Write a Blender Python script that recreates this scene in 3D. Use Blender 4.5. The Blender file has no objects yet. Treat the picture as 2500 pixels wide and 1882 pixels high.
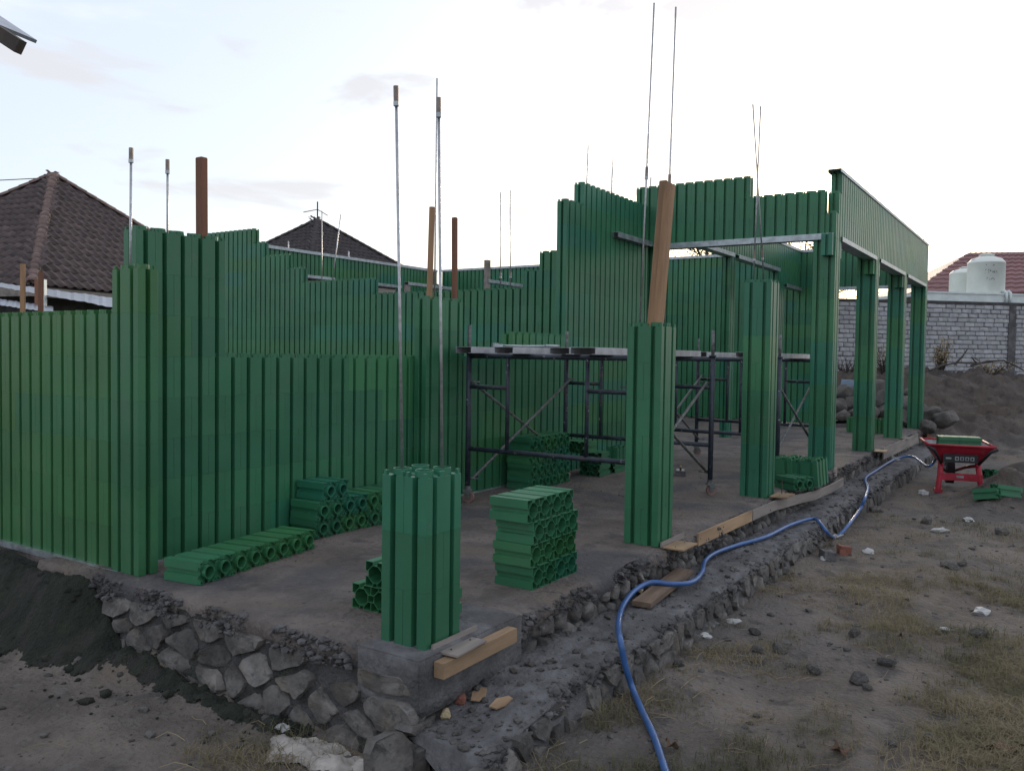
import bpy, bmesh, math, random
import numpy as np
from mathutils import Vector, Matrix, noise

random.seed(7)
RNG = np.random.default_rng(11)
scene = bpy.context.scene
COL = scene.collection
PI = math.pi

# ------------------------------------------------------------------ camera
F_PX, W_PX, CX, CY = 2063.78, 2500.0, 1250.0, 941.0          # focal length in photo pixels
YAW, PITCH, ROLL = math.radians(33.2555), math.radians(-2.01165), math.radians(.8119)
CAM = np.array([-2.64, -2.136, 1.2])
FW = np.array([math.cos(PITCH) * math.cos(YAW), math.cos(PITCH) * math.sin(YAW), math.sin(PITCH)])
RT = np.cross(FW, [0, 0, 1]); RT /= np.linalg.norm(RT)
UP = np.cross(RT, FW)
RT, UP = math.cos(ROLL) * RT + math.sin(ROLL) * UP, -math.sin(ROLL) * RT + math.cos(ROLL) * UP
cd = bpy.data.cameras.new('camera'); cam = bpy.data.objects.new('camera', cd); COL.objects.link(cam)
cd.sensor_width = 36; cd.lens = 36 * F_PX / W_PX; cd.clip_start = .05; cd.clip_end = 3000
cam.matrix_world = Matrix(((RT[0], UP[0], -FW[0], CAM[0]), (RT[1], UP[1], -FW[1], CAM[1]), (RT[2], UP[2], -FW[2], CAM[2]), (0, 0, 0, 1)))
scene.camera = cam

# ------------------------------------------------------------------ light and sky
SUN = Vector((.9604, .2169, .1749)).normalized()
ELEV = math.asin(SUN.z); ROT = math.atan2(SUN.x, SUN.y)
sl = bpy.data.lights.new('sun', 'SUN'); sl.energy = 1.2; sl.angle = math.radians(10); sl.color = (1, .86, .68)
so = bpy.data.objects.new('sun', sl); COL.objects.link(so)
so.rotation_euler = SUN.to_track_quat('Z', 'Y').to_euler()
scene.view_settings.view_transform = 'Standard'; scene.view_settings.look = 'None'
scene.view_settings.gamma = 1; scene.view_settings.exposure = 0.8
scene.view_settings.use_curve_mapping = False

world = bpy.data.worlds.new('World'); scene.world = world; world.use_nodes = True
nt = world.node_tree; N = nt.nodes; L = nt.links
for n in list(N): N.remove(n)
out = N.new('ShaderNodeOutputWorld'); bg = N.new('ShaderNodeBackground'); bg.inputs[1].default_value = .1
sky = N.new('ShaderNodeTexSky'); sky.sky_type = 'NISHITA'; sky.sun_disc = False
sky.sun_elevation = ELEV; sky.sun_rotation = ROT; sky.altitude = 50; sky.air_density = 1.0; sky.dust_density = 2.0; sky.ozone_density = 1.5
tc = N.new('ShaderNodeTexCoord')
def wnoise(scale, mscale, detail=5, dist=.3, loc=(0, 0, 0)):
    mp = N.new('ShaderNodeMapping'); mp.inputs['Scale'].default_value = mscale; mp.inputs['Location'].default_value = loc
    L.new(tc.outputs['Generated'], mp.inputs[0])
    nz = N.new('ShaderNodeTexNoise'); nz.inputs['Scale'].default_value = scale; nz.inputs['Detail'].default_value = detail
    nz.inputs['Distortion'].default_value = dist; L.new(mp.outputs[0], nz.inputs['Vector'])
    return nz
def wramp(src, p0, p1, v0=0., v1=1.):
    mr = N.new('ShaderNodeMapRange'); mr.interpolation_type = 'SMOOTHSTEP'
    for i, v in enumerate((p0, p1, v0, v1)): mr.inputs[i + 1].default_value = v
    L.new(src, mr.inputs[0]); return mr.outputs[0]
def wmix(f, a, b):
    m = N.new('ShaderNodeMix'); m.data_type = 'RGBA'
    if isinstance(f, float): m.inputs[0].default_value = f
    else: L.new(f, m.inputs[0])
    for s, i in ((a, 6), (b, 7)):
        if isinstance(s, tuple): m.inputs[i].default_value = (*s, 1)
        else: L.new(s, m.inputs[i])
    return m.outputs[2]
# thin bright veil over the whole dome, then separate small grey clouds
veil = wmix(.58, sky.outputs[0], (6.3, 6.8, 7.7))
cl1 = wramp(wnoise(2.1, (1, 1, 3.2), 6, .4, (.3, .1, .2)).outputs[0], .53, .66, 0, .55)
veil2 = wmix(cl1, veil, (8.0, 7.9, 8.6))
cl2 = wramp(wnoise(4.6, (1, 1, 3.4), 7, .3, (3.1, .7, 1.2)).outputs[0], .57, .67, 0, .75)
fin = wmix(cl2, veil2, (4.7, 4.62, 4.8))
L.new(fin, bg.inputs[0]); L.new(bg.outputs[0], out.inputs[0])

# ------------------------------------------------------------------ pixel helpers (photo pixel -> direction)
def ray(px, py): return FW + RT * (px - CX) / F_PX - UP * (py - CY) / F_PX
def on(px, py, ax, val):
    d = ray(px, py); i = 'xyz'.index(ax)
    return Vector(CAM + d * ((val - CAM[i]) / d[i]))
def at(px, py, depth): return Vector(CAM + ray(px, py) * depth)
def dl(x, y):
    p = np.array([x, y, 0]) - np.array([CAM[0], CAM[1], 0]); return p @ FW, p @ RT
def from_dl(d, l, z=0):                                     # depth / lateral on the horizontal plane
    f = Vector((math.cos(YAW), math.sin(YAW), 0)); r = Vector((math.sin(YAW), -math.cos(YAW), 0))
    p = Vector((CAM[0], CAM[1], 0)) + f * d + r * l; p.z = z; return p

# ------------------------------------------------------------------ materials
MATS = {}
def mat(name, col, rough=.8, var=.25, scale=6., bump=.2, bscale=40., metal=0., col2=None, objvar=0., spec=.5, tint=False, detail=6, stripes=0., mscale=None, trans=0., bdist=.01, patch=None, world=False, cracks=0.):
    if name in MATS: return MATS[name]
    m = bpy.data.materials.new(name); m.use_nodes = True; t = m.node_tree; n = t.nodes; l = t.links
    b = n['Principled BSDF']; b.inputs['Roughness'].default_value = rough; b.inputs['Metallic'].default_value = metal
    b.inputs['Specular IOR Level'].default_value = spec
    co = n.new('ShaderNodeTexCoord'); vec = n.new('ShaderNodeNewGeometry').outputs['Position'] if world else co.outputs['Object']
    if mscale:
        mp = n.new('ShaderNodeMapping'); mp.inputs['Scale'].default_value = mscale; l.new(vec, mp.inputs[0]); vec = mp.outputs[0]
    nz = n.new('ShaderNodeTexNoise'); nz.inputs['Scale'].default_value = scale; nz.inputs['Detail'].default_value = detail; nz.inputs['Roughness'].default_value = .62
    oi = n.new('ShaderNodeObjectInfo')
    if objvar:
        ad = n.new('ShaderNodeVectorMath'); ad.operation = 'ADD'; cb = n.new('ShaderNodeCombineXYZ')
        mu = n.new('ShaderNodeMath'); mu.operation = 'MULTIPLY'; mu.inputs[1].default_value = 37.; l.new(oi.outputs['Random'], mu.inputs[0])
        for i in range(3): l.new(mu.outputs[0], cb.inputs[i])
        l.new(vec, ad.inputs[0]); l.new(cb.outputs[0], ad.inputs[1]); vec = ad.outputs[0]
    l.new(vec, nz.inputs['Vector'])
    rp = n.new('ShaderNodeMapRange'); rp.interpolation_type = 'SMOOTHSTEP'; rp.inputs[1].default_value = .33; rp.inputs[2].default_value = .68; l.new(nz.outputs[0], rp.inputs[0])
    mx = n.new('ShaderNodeMix'); mx.data_type = 'RGBA'; l.new(rp.outputs[0], mx.inputs[0])
    lo = tuple(c * (1 - var) for c in col); hi = col2 if col2 else tuple(min(1, c * (1 + var)) for c in col)
    mx.inputs[6].default_value = (*lo, 1); mx.inputs[7].default_value = (*hi, 1); cur = mx.outputs[2]
    def mixc(f, a, bb, mode='MIX'):
        q = n.new('ShaderNodeMix'); q.data_type = 'RGBA'; q.blend_type = mode
        if isinstance(f, float): q.inputs[0].default_value = f
        else: l.new(f, q.inputs[0])
        l.new(a, q.inputs[6])
        if isinstance(bb, tuple): q.inputs[7].default_value = (*bb, 1)
        else: l.new(bb, q.inputs[7])
        return q.outputs[2]
    for pc in (patch or []):                                  # (colour, scale, lo, hi, amount)
        pn = n.new('ShaderNodeTexNoise'); pn.inputs['Scale'].default_value = pc[1]; pn.inputs['Detail'].default_value = 5; l.new(vec, pn.inputs['Vector'])
        pr_ = n.new('ShaderNodeMapRange'); pr_.interpolation_type = 'SMOOTHSTEP'
        for i, v in enumerate((pc[2], pc[3], 0., pc[4])): pr_.inputs[i + 1].default_value = v
        l.new(pn.outputs[0], pr_.inputs[0]); cur = mixc(pr_.outputs[0], cur, pc[0])
    if cracks:
        wn = n.new('ShaderNodeTexNoise'); wn.inputs['Scale'].default_value = 2.2; wn.inputs['Detail'].default_value = 6; l.new(vec, wn.inputs['Vector'])
        wm = n.new('ShaderNodeVectorMath'); wm.operation = 'MULTIPLY_ADD'; wm.inputs[1].default_value = (.55, .55, .0); l.new(wn.outputs['Color'], wm.inputs[0]); l.new(vec, wm.inputs[2])
        vo = n.new('ShaderNodeTexVoronoi'); vo.feature = 'DISTANCE_TO_EDGE'; vo.inputs['Scale'].default_value = cracks; l.new(wm.outputs[0], vo.inputs['Vector'])
        cr = n.new('ShaderNodeMapRange'); cr.inputs[1].default_value = .0; cr.inputs[2].default_value = .006; cr.inputs[3].default_value = .8; cr.inputs[4].default_value = 0.; l.new(vo.outputs[0], cr.inputs[0])
        gate = n.new('ShaderNodeTexNoise'); gate.inputs['Scale'].default_value = 1.3; l.new(vec, gate.inputs['Vector']); gm_ = n.new('ShaderNodeMapRange'); gm_.inputs[1].default_value = .48; gm_.inputs[2].default_value = .6; l.new(gate.outputs[0], gm_.inputs[0])
        mm = n.new('ShaderNodeMath'); mm.operation = 'MULTIPLY'; l.new(cr.outputs[0], mm.inputs[0]); l.new(gm_.outputs[0], mm.inputs[1]); cur = mixc(mm.outputs[0], cur, (.025, .023, .022))
    if objvar:
        hv = n.new('ShaderNodeHueSaturation'); l.new(cur, hv.inputs['Color'])
        mr = n.new('ShaderNodeMapRange'); mr.inputs[3].default_value = 1 - objvar; mr.inputs[4].default_value = 1 + objvar; l.new(oi.outputs['Random'], mr.inputs[0])
        l.new(mr.outputs[0], hv.inputs['Value']); cur = hv.outputs[0]
    if tint: cur = mixc(1., cur, oi.outputs['Color'], 'MULTIPLY')
    l.new(cur, b.inputs['Base Color'])
    rr = n.new('ShaderNodeMapRange'); rr.inputs[3].default_value = max(0, rough - .08); rr.inputs[4].default_value = min(1, rough + .12); l.new(nz.outputs[0], rr.inputs[0]); l.new(rr.outputs[0], b.inputs['Roughness'])
    if bump:
        bz = n.new('ShaderNodeTexNoise'); bz.inputs['Scale'].default_value = bscale; bz.inputs['Detail'].default_value = 8; l.new(vec, bz.inputs['Vector'])
        hgt = bz.outputs[0]
        if stripes:
            wv = n.new('ShaderNodeTexWave'); wv.inputs['Scale'].default_value = stripes; wv.inputs['Distortion'].default_value = .4; wv.bands_direction = 'X'; l.new(co.outputs['Object'], wv.inputs['Vector'])
            aa = n.new('ShaderNodeMath'); aa.operation = 'MULTIPLY_ADD'; aa.inputs[1].default_value = .35; l.new(wv.outputs[0], aa.inputs[0]); l.new(hgt, aa.inputs[2]); hgt = aa.outputs[0]
        bp = n.new('ShaderNodeBump'); bp.inputs['Strength'].default_value = bump; bp.inputs['Distance'].default_value = bdist
        l.new(hgt, bp.inputs['Height']); l.new(bp.outputs[0], b.inputs['Normal'])
    if trans:
        b.inputs['Transmission Weight'].default_value = 0
        tr = n.new('ShaderNodeBsdfTranslucent'); l.new(cur, tr.inputs[0]); ms = n.new('ShaderNodeMixShader'); ms.inputs[0].default_value = trans
        l.new(b.outputs[0], ms.inputs[1]); l.new(tr.outputs[0], ms.inputs[2]); l.new(ms.outputs[0], n['Material Output'].inputs[0])
    MATS[name] = m; return m

M_GREEN = mat('green_plastic', (.039, .175, .083), .38, .12, 1.6, .12, 60, tint=True, stripes=55, bdist=.002, trans=.08, world=True, patch=[((.075, .17, .11), 3.1, .52, .72, .35), ((.12, .145, .11), 17, .62, .74, .3), ((.10, .10, .085), 55, .66, .72, .35)])
M_SLAB = mat('slab_concrete', (.138, .113, .10), .9, .34, 2.6, .8, 30, patch=[((.07, .067, .072), .9, .48, .6, .85), ((.15, .117, .094), 1.5, .5, .64, .75), ((.05, .045, .045), 4.2, .56, .68, .6), ((.15, .14, .13), 11, .58, .68, .4), ((.045, .042, .042), 26, .60, .68, .6), ((.2, .19, .175), 60, .66, .71, .6)], bdist=.03, cracks=.8)
M_CEM = mat('rough_cement', (.125, .12, .122), .92, .3, 9, .8, 45, bdist=.02, patch=[((.07, .066, .066), 3, .5, .62, .7)])
M_CRUST = mat('cement_crust', (.098, .092, .092), .95, .35, 14, .6, 60, patch=[((.055, .05, .05), 3, .48, .6, .7)])
M_MORTAR = mat('mortar', (.06, .056, .055), .95, .4, 8, .9, 50, bdist=.03, patch=[((.03, .035, .022), 2.6, .5, .62, .6)])
M_STONE = mat('field_stone', (.13, .119, .11), .88, .4, 6, .9, 26, objvar=.38, bdist=.02, patch=[((.075, .066, .06), 7, .5, .62, .75), ((.135, .11, .085), 4, .56, .68, .6), ((.04, .043, .04), 22, .58, .66, .6)])
M_BOULDER = mat('boulder_stone', (.105, .092, .084), .85, .35, 3, .6, 14, objvar=.3, bdist=.03)
M_GROUND = mat('earth', (.138, .113, .096), .96, .34, 1.7, 1., 34, patch=[((.092, .083, .08), .55, .47, .62, .7), ((.165, .13, .10), 1.1, .51, .64, .75), ((.05, .045, .044), 5.5, .56, .68, .65), ((.15, .135, .12), 9, .57, .68, .45), ((.16, .155, .15), 34, .64, .70, .6), ((.04, .037, .036), 48, .64, .70, .6)], bdist=.03)
M_GALV = mat('galvanised_steel', (.42, .45, .47), .42, .22, 12, .08, 60, metal=.75)
M_PAINTM = mat('scaffold_paint', (.028, .036, .05), .5, .35, 18, .25, 70, patch=[((.33, .33, .32), 26, .66, .70, .8), ((.12, .06, .035), 11, .64, .72, .6)], bdist=.003)
M_BRACE = mat('brace_steel', (.14, .145, .14), .55, .4, 22, .3, 70, metal=.3, patch=[((.3, .3, .29), 24, .6, .7, .6)])
M_STEELP = mat('plank_steel', (.46, .46, .49), .45, .2, 9, .1, 50, metal=.55)
M_WOOD = mat('timber', (.30, .17, .088), .75, .35, 5, .35, 30, mscale=(1, 1, .12), objvar=.12, patch=[((.14, .075, .04), 9, .6, .7, .6)])
M_WOODX = mat('timber_lengthwise', (.33, .215, .125), .75, .32, 6, .35, 30, mscale=(.15, 1, 1), objvar=.16, patch=[((.16, .09, .05), 8, .6, .7, .6)])
M_WOODG = mat('weathered_board', (.25, .215, .19), .85, .3, 6, .35, 30, mscale=(.12, 1, 1), patch=[((.12, .1, .09), 6, .55, .68, .6)])
M_PLANK = mat('old_plank', (.19, .125, .085), .85, .4, 7, .4, 30, mscale=(.15, 1, 1), patch=[((.09, .065, .05), 9, .5, .66, .7)])
M_WOODD = mat('dark_timber', (.20, .088, .05), .75, .3, 5, .3, 30, mscale=(1, 1, .15))
M_HOSE = mat('blue_hose', (.045, .115, .30), .3, .15, 10, .05, 50)
M_HOSEG = mat('grey_hose', (.30, .33, .42), .4, .15, 10, .05, 50)
M_RED = mat('red_plastic', (.34, .012, .03), .5, .2, 8, .15, 40, patch=[((.2, .09, .08), 9, .6, .7, .5)])
M_TRAY = mat('scuffed_tray', (.24, .235, .235), .6, .3, 9, .2, 40)
M_BLACK = mat('black_rubber', (.018, .018, .02), .7, .3, 9, .1, 40)
M_TILE = mat('clay_roof_tile', (.09, .061, .058), .7, .35, 5, .3, 40, objvar=.2, patch=[((.05, .042, .042), 2.5, .52, .66, .6)])
M_TILED = mat('dark_roof_tile', (.055, .044, .045), .75, .35, 5, .3, 40, objvar=.15, patch=[((.12, .12, .11), 9, .66, .72, .5)])
M_CAPT = mat('ridge_tile', (.17, .11, .095), .7, .3, 7, .3, 40, objvar=.15)
M_REDT = mat('red_roof_sheet', (.19, .082, .08), .6, .15, 4, .15, 30, objvar=.06)
M_BRICK = mat('grey_brick', (.40, .39, .40), .9, .16, 7, .5, 40, objvar=.12, patch=[((.17, .165, .165), 4, .58, .7, .6)])
M_BMORT = mat('wall_mortar', (.19, .185, .19), .95, .3, 6, .6, 30)
M_WHITE = mat('white_paint', (.66, .70, .68), .6, .08, 4, .05, 30)
M_TANK = mat('tank_plastic', (.70, .72, .66), .45, .06, 2, .03, 30)
M_INK = mat('faded_ink', (.10, .11, .12), .8, .3, 30, 0)
M_SHEET = mat('zinc_sheet', (.36, .38, .42), .4, .15, 6, .08, 30, metal=.5)
M_PLASTER = mat('plaster', (.3, .27, .23), .9, .2, 4, .3, 30)
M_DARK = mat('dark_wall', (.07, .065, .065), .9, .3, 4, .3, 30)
M_PAPER = mat('sack_paper', (.36, .325, .295), .85, .22, 7, .35, 30)
M_SCRAP = mat('white_scrap', (.42, .41, .40), .6, .15, 14, .2, 40)
M_RODM = mat('threaded_rod', (.42, .42, .43), .34, .2, 30, .15, 300, metal=.8)
M_BRASS = mat('coupler_steel', (.23, .19, .17), .45, .2, 30, .1, 100, metal=.7)
M_GRASS = mat('grass_blade', (.165, .16, .075), .7, .4, 1.3, 0, col2=(.32, .26, .16), trans=.35)
M_DRY = mat('dry_stalk', (.26, .20, .12), .8, .3, 4, 0)
M_TWIG = mat('dark_twig', (.07, .055, .045), .85, .3, 6, .2, 30)
M_LEAF = mat('tree_leaf', (.06, .06, .02), .6, .4, 2, 0, trans=.25)
M_BARK = mat('tree_bark', (.10, .075, .055), .9, .35, 8, .5, 30)
M_MOSS = mat('moss', (.015, .019, .011), .95, .4, 8, .8, 60, patch=[((.034, .03, .026), 5, .5, .64, .7)], bdist=.03)
M_MOSSB = mat('moss_shoot', (.018, .026, .011), .8, .4, 3, 0, trans=.2)
M_REDBR = mat('red_brick', (.22, .085, .06), .9, .25, 9, .5, 40)
M_CASTER = mat('caster_wheel', (.2, .12, .1), .6, .25, 20, .1, 60)
M_BLUEP = mat('pale_blue_plastic', (.36, .46, .62), .55, .12, 9, .05, 30)
M_CLAY = mat('pale_board', (.42, .33, .2), .8, .25, 9, .2, 30)
M_DRYLEAF = mat('dry_leaf', (.13, .07, .045), .8, .3, 12, .2, 40)

# ------------------------------------------------------------------ mesh helpers
class MB:
    def __init__(s): s.v = []; s.f = []
    def add(s, vs, fs, M=None):
        o = len(s.v)
        s.v += [tuple(M @ Vector(p)) for p in vs] if M is not None else [tuple(p) for p in vs]
        s.f += [tuple(i + o for i in f) for f in fs]; return s
    def box(s, x0, x1, y0, y1, z0, z1, M=None):
        return s.add([(x0, y0, z0), (x1, y0, z0), (x1, y1, z0), (x0, y1, z0), (x0, y0, z1), (x1, y0, z1), (x1, y1, z1), (x0, y1, z1)],
                     [(3, 2, 1, 0), (4, 5, 6, 7), (0, 1, 5, 4), (1, 2, 6, 5), (2, 3, 7, 6), (3, 0, 4, 7)], M)
    def prism(s, poly, z0, z1, M=None, caps=True):
        n = len(poly); vs = [(*p, z0) for p in poly] + [(*p, z1) for p in poly]
        fs = [(i, (i + 1) % n, n + (i + 1) % n, n + i) for i in range(n)]
        if caps: fs += [tuple(range(n - 1, -1, -1)), tuple(range(n, 2 * n))]
        return s.add(vs, fs, M)
    def tube(s, pts, r, n=8, cap=True, r1=None):
        pts = [Vector(p) for p in pts]; o = len(s.v); m = len(pts); up = None
        for i, p in enumerate(pts):
            d = (pts[min(i + 1, m - 1)] - pts[max(i - 1, 0)]).normalized()
            if up is None: up = d.orthogonal().normalized()
            a = (up - d * up.dot(d)).normalized(); up = a; b = d.cross(a)
            rr = r if r1 is None else r + (r1 - r) * i / max(1, m - 1)
            for k in range(n):
                t = 2 * PI * k / n; s.v.append(tuple(p + a * (rr * math.cos(t)) + b * (rr * math.sin(t))))
        for i in range(m - 1):
            for k in range(n): s.f.append((o + i * n + k, o + i * n + (k + 1) % n, o + (i + 1) * n + (k + 1) % n, o + (i + 1) * n + k))
        if cap: s.f.append(tuple(o + k for k in range(n - 1, -1, -1))); s.f.append(tuple(o + (m - 1) * n + k for k in range(n)))
        return s
    def lathe(s, prof, n=24, c=(0, 0, 0)):
        o = len(s.v)
        for r, z in prof:
            for k in range(n): t = 2 * PI * k / n; s.v.append((c[0] + r * math.cos(t), c[1] + r * math.sin(t), c[2] + z))
        for i in range(len(prof) - 1):
            for k in range(n): s.f.append((o + i * n + k, o + i * n + (k + 1) % n, o + (i + 1) * n + (k + 1) % n, o + (i + 1) * n + k))
        return s
    def mesh(s, name, m, smooth=False):
        me = bpy.data.meshes.new(name); me.from_pydata(s.v, [], s.f)
        if m: me.materials.append(m)
        if smooth: me.polygons.foreach_set('use_smooth', [True] * len(me.polygons))
        me.update(); return me

def link(name, me, parent=None, loc=(0, 0, 0), rot=(0, 0, 0), scl=(1, 1, 1)):
    o = bpy.data.objects.new(name, me); COL.objects.link(o)
    o.location = loc; o.rotation_euler = rot; o.scale = scl
    if parent is not None: o.parent = parent
    return o
def tag(o, label=None, cat=None, group=None, kind=None):
    if label: o['label'] = label
    if cat: o['category'] = cat
    if group: o['group'] = group
    if kind: o['kind'] = kind
    return o
def thing(name, label, cat, loc=(0, 0, 0), rz=0., group=None):
    o = bpy.data.objects.new(name, None); COL.objects.link(o); o.location = loc; o.rotation_euler = (0, 0, rz); o.empty_display_size = .1
    return tag(o, label, cat, group)
def smooth_angle(me, ang=35):
    me.polygons.foreach_set('use_smooth', [True] * len(me.polygons))
    if hasattr(me, 'set_sharp_from_angle'): me.set_sharp_from_angle(angle=math.radians(ang))
def fbm(x, y, z=0., o=4, h=.9): return noise.fractal(Vector((x, y, z)), h, 2.1, o)
def sstep(a, b, x):
    t = min(1, max(0, (x - a) / (b - a))); return t * t * (3 - 2 * t)

# stone meshes
STONES = []
def make_stone(seed, sub=2, rough=.35, angular=False):
    bm = bmesh.new(); bmesh.ops.create_icosphere(bm, subdivisions=sub, radius=.5)
    for v in bm.verts:
        p = v.co.copy(); k = 1 + rough * noise.noise(p * 2.1 + Vector((seed * 9.1, seed * 3.3, 0))) + rough * .4 * noise.noise(p * 5 + Vector((0, seed * 5.7, 4)))
        v.co = p * k
    if angular:
        rnd = random.Random(seed)
        for _ in range(7):
            nn = Vector((rnd.gauss(0, 1), rnd.gauss(0, 1), rnd.gauss(0, 1))).normalized(); dd = rnd.uniform(.3, .42)
            for v in bm.verts:
                e = v.co.dot(nn) - dd
                if e > 0: v.co -= nn * e * .92
    me = bpy.data.meshes.new('stone'); bm.to_mesh(me); bm.free(); return me
for i in range(7):
    me = make_stone(i, 2, .28); me.materials.append(M_STONE); smooth_angle(me, 40); STONES.append(me)
ASTONES = []
for i in range(7):
    me = make_stone(20 + i, 2, .3, True); me.materials.append(M_STONE); smooth_angle(me, 22); ASTONES.append(me)
BOULDERS = []
for i in range(5):
    me = make_stone(40 + i, 3, .25, True); me.materials.append(M_BOULDER); smooth_angle(me, 30); BOULDERS.append(me)

# ------------------------------------------------------------------ ground
def ground_z(x, y):
    z = -.41 + .035 * fbm(x * .8, y * .8) + .012 * fbm(x * 4, y * 4, 3) + .005 * fbm(x * 15, y * 15, 7, 3)
    d, l = dl(x, y)
    # earth bank along the left wall
    b = sstep(-.43, -.13, x) * sstep(1.85, 2.35, y) * (1 - sstep(.3, .5, x)); z += b * (.355 + .02 * fbm(x * 5, y * 5))
    b2 = sstep(-.42, -.12, x) * (1 - sstep(1.85, 2.35, y)) * sstep(.1, .6, y) * (1 - sstep(0, .1, x)); z += b2 * (.03 + .06 * sstep(1.0, 1.9, y) + .05 * fbm(x * 5, y * 5))
    # ruts and humps in the yard on the right
    if y < -.5 and x > -2: z += .03 * fbm(x * 1.6, y * 2.6, 5) * sstep(-.5, -.9, y)
    g = sstep(3.2, 4.4, x) * (1 - sstep(4.8, 6.2, x)) * math.exp(-((y + 1.35) / .35) ** 2); z += .05 * g
    # dark soil heap beside the wheelbarrow
    hx, hy = x - 8.55, y + 1.62
    z += .42 * math.exp(-((hx / .6) ** 2 + (hy / .34) ** 2)) * (1 + .2 * fbm(x * 4, y * 4)) + .3 * math.exp(-(((x - 10.4) / .7) ** 2 + ((y + 1.75) / .4) ** 2))
    # mound rising toward the boundary wall
    if d > 12:
        m = sstep(13.6, 20.5, d) * (1.25 + .25 * fbm(x * .5, y * .5, 9) + .10 * fbm(x * 2, y * 2, 4)) + sstep(13, 15, d) * .09 * fbm(x * 2.5, y * 2.5, 2)
        m += sstep(14, 16, d) * (.16 * fbm(x * 1.5, y * 1.5, 12) + .05 * fbm(x * 6, y * 6, 8))
        z += m * (.55 + .45 * sstep(3, 6, l)) * sstep(-2, 3.5, l) * (1 - sstep(30, 60, d))
    return z
def axis_coords(pts):
    out_ = []
    for a, b, st in pts: out_ += list(np.arange(a, b, st))
    return out_
xs = axis_coords([(-300, -40, 40), (-40, -8, 4), (-8, -3, .4), (-3, -.8, .06), (-.8, 6, .035), (6, 12, .07), (12, 26, .16), (26, 50, 2.5), (50, 120, 14), (120, 601, 60)])
ys = axis_coords([(-300, -40, 40), (-40, -8, 3.5), (-8, -3, .3), (-3, -2.2, .1), (-2.2, 2.8, .035), (2.8, 6, .15), (6, 14, .5), (14, 40, 3), (40, 120, 14), (120, 501, 60)])
nx, ny = len(xs), len(ys)
V = [(x, y, ground_z(x, y)) for y in ys for x in xs]
Fc = [(j * nx + i, j * nx + i + 1, (j + 1) * nx + i + 1, (j + 1) * nx + i) for j in range(ny - 1) for i in range(nx - 1)]
me = bpy.data.meshes.new('ground'); me.from_pydata(V, [], Fc); me.materials.append(M_GROUND)
me.polygons.foreach_set('use_smooth', [True] * len(me.polygons))
at_ = me.attributes.new('dark_soil', 'FLOAT', 'POINT')
def soil(x, y):
    d, l = dl(x, y); h = math.exp(-(((x - 8.55) / .8) ** 2 + ((y + 1.62) / .5) ** 2)) + math.exp(-(((x - 10.4) / .8) ** 2 + ((y + 1.75) / .5) ** 2))
    return min(1, sstep(14, 16.5, d + .8 * fbm(x, y, 3)) * (1 - sstep(26, 30, d)) + h)
at_.data.foreach_set('value', [soil(v[0], v[1]) for v in V])
ground = tag(link('ground', me), kind='structure')
gt = M_GROUND.node_tree; ga = gt.nodes.new('ShaderNodeAttribute'); ga.attribute_name = 'dark_soil'; gb = gt.nodes['Principled BSDF']; src = gb.inputs['Base Color'].links[0].from_socket
gm = gt.nodes.new('ShaderNodeMix'); gm.data_type = 'RGBA'; gm.blend_type = 'MULTIPLY'; gt.links.new(ga.outputs['Fac'], gm.inputs[0]); gt.links.new(src, gm.inputs[6]); gm.inputs[7].default_value = (.5, .46, .44, 1); gt.links.new(gm.outputs[2], gb.inputs['Base Color'])

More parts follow.
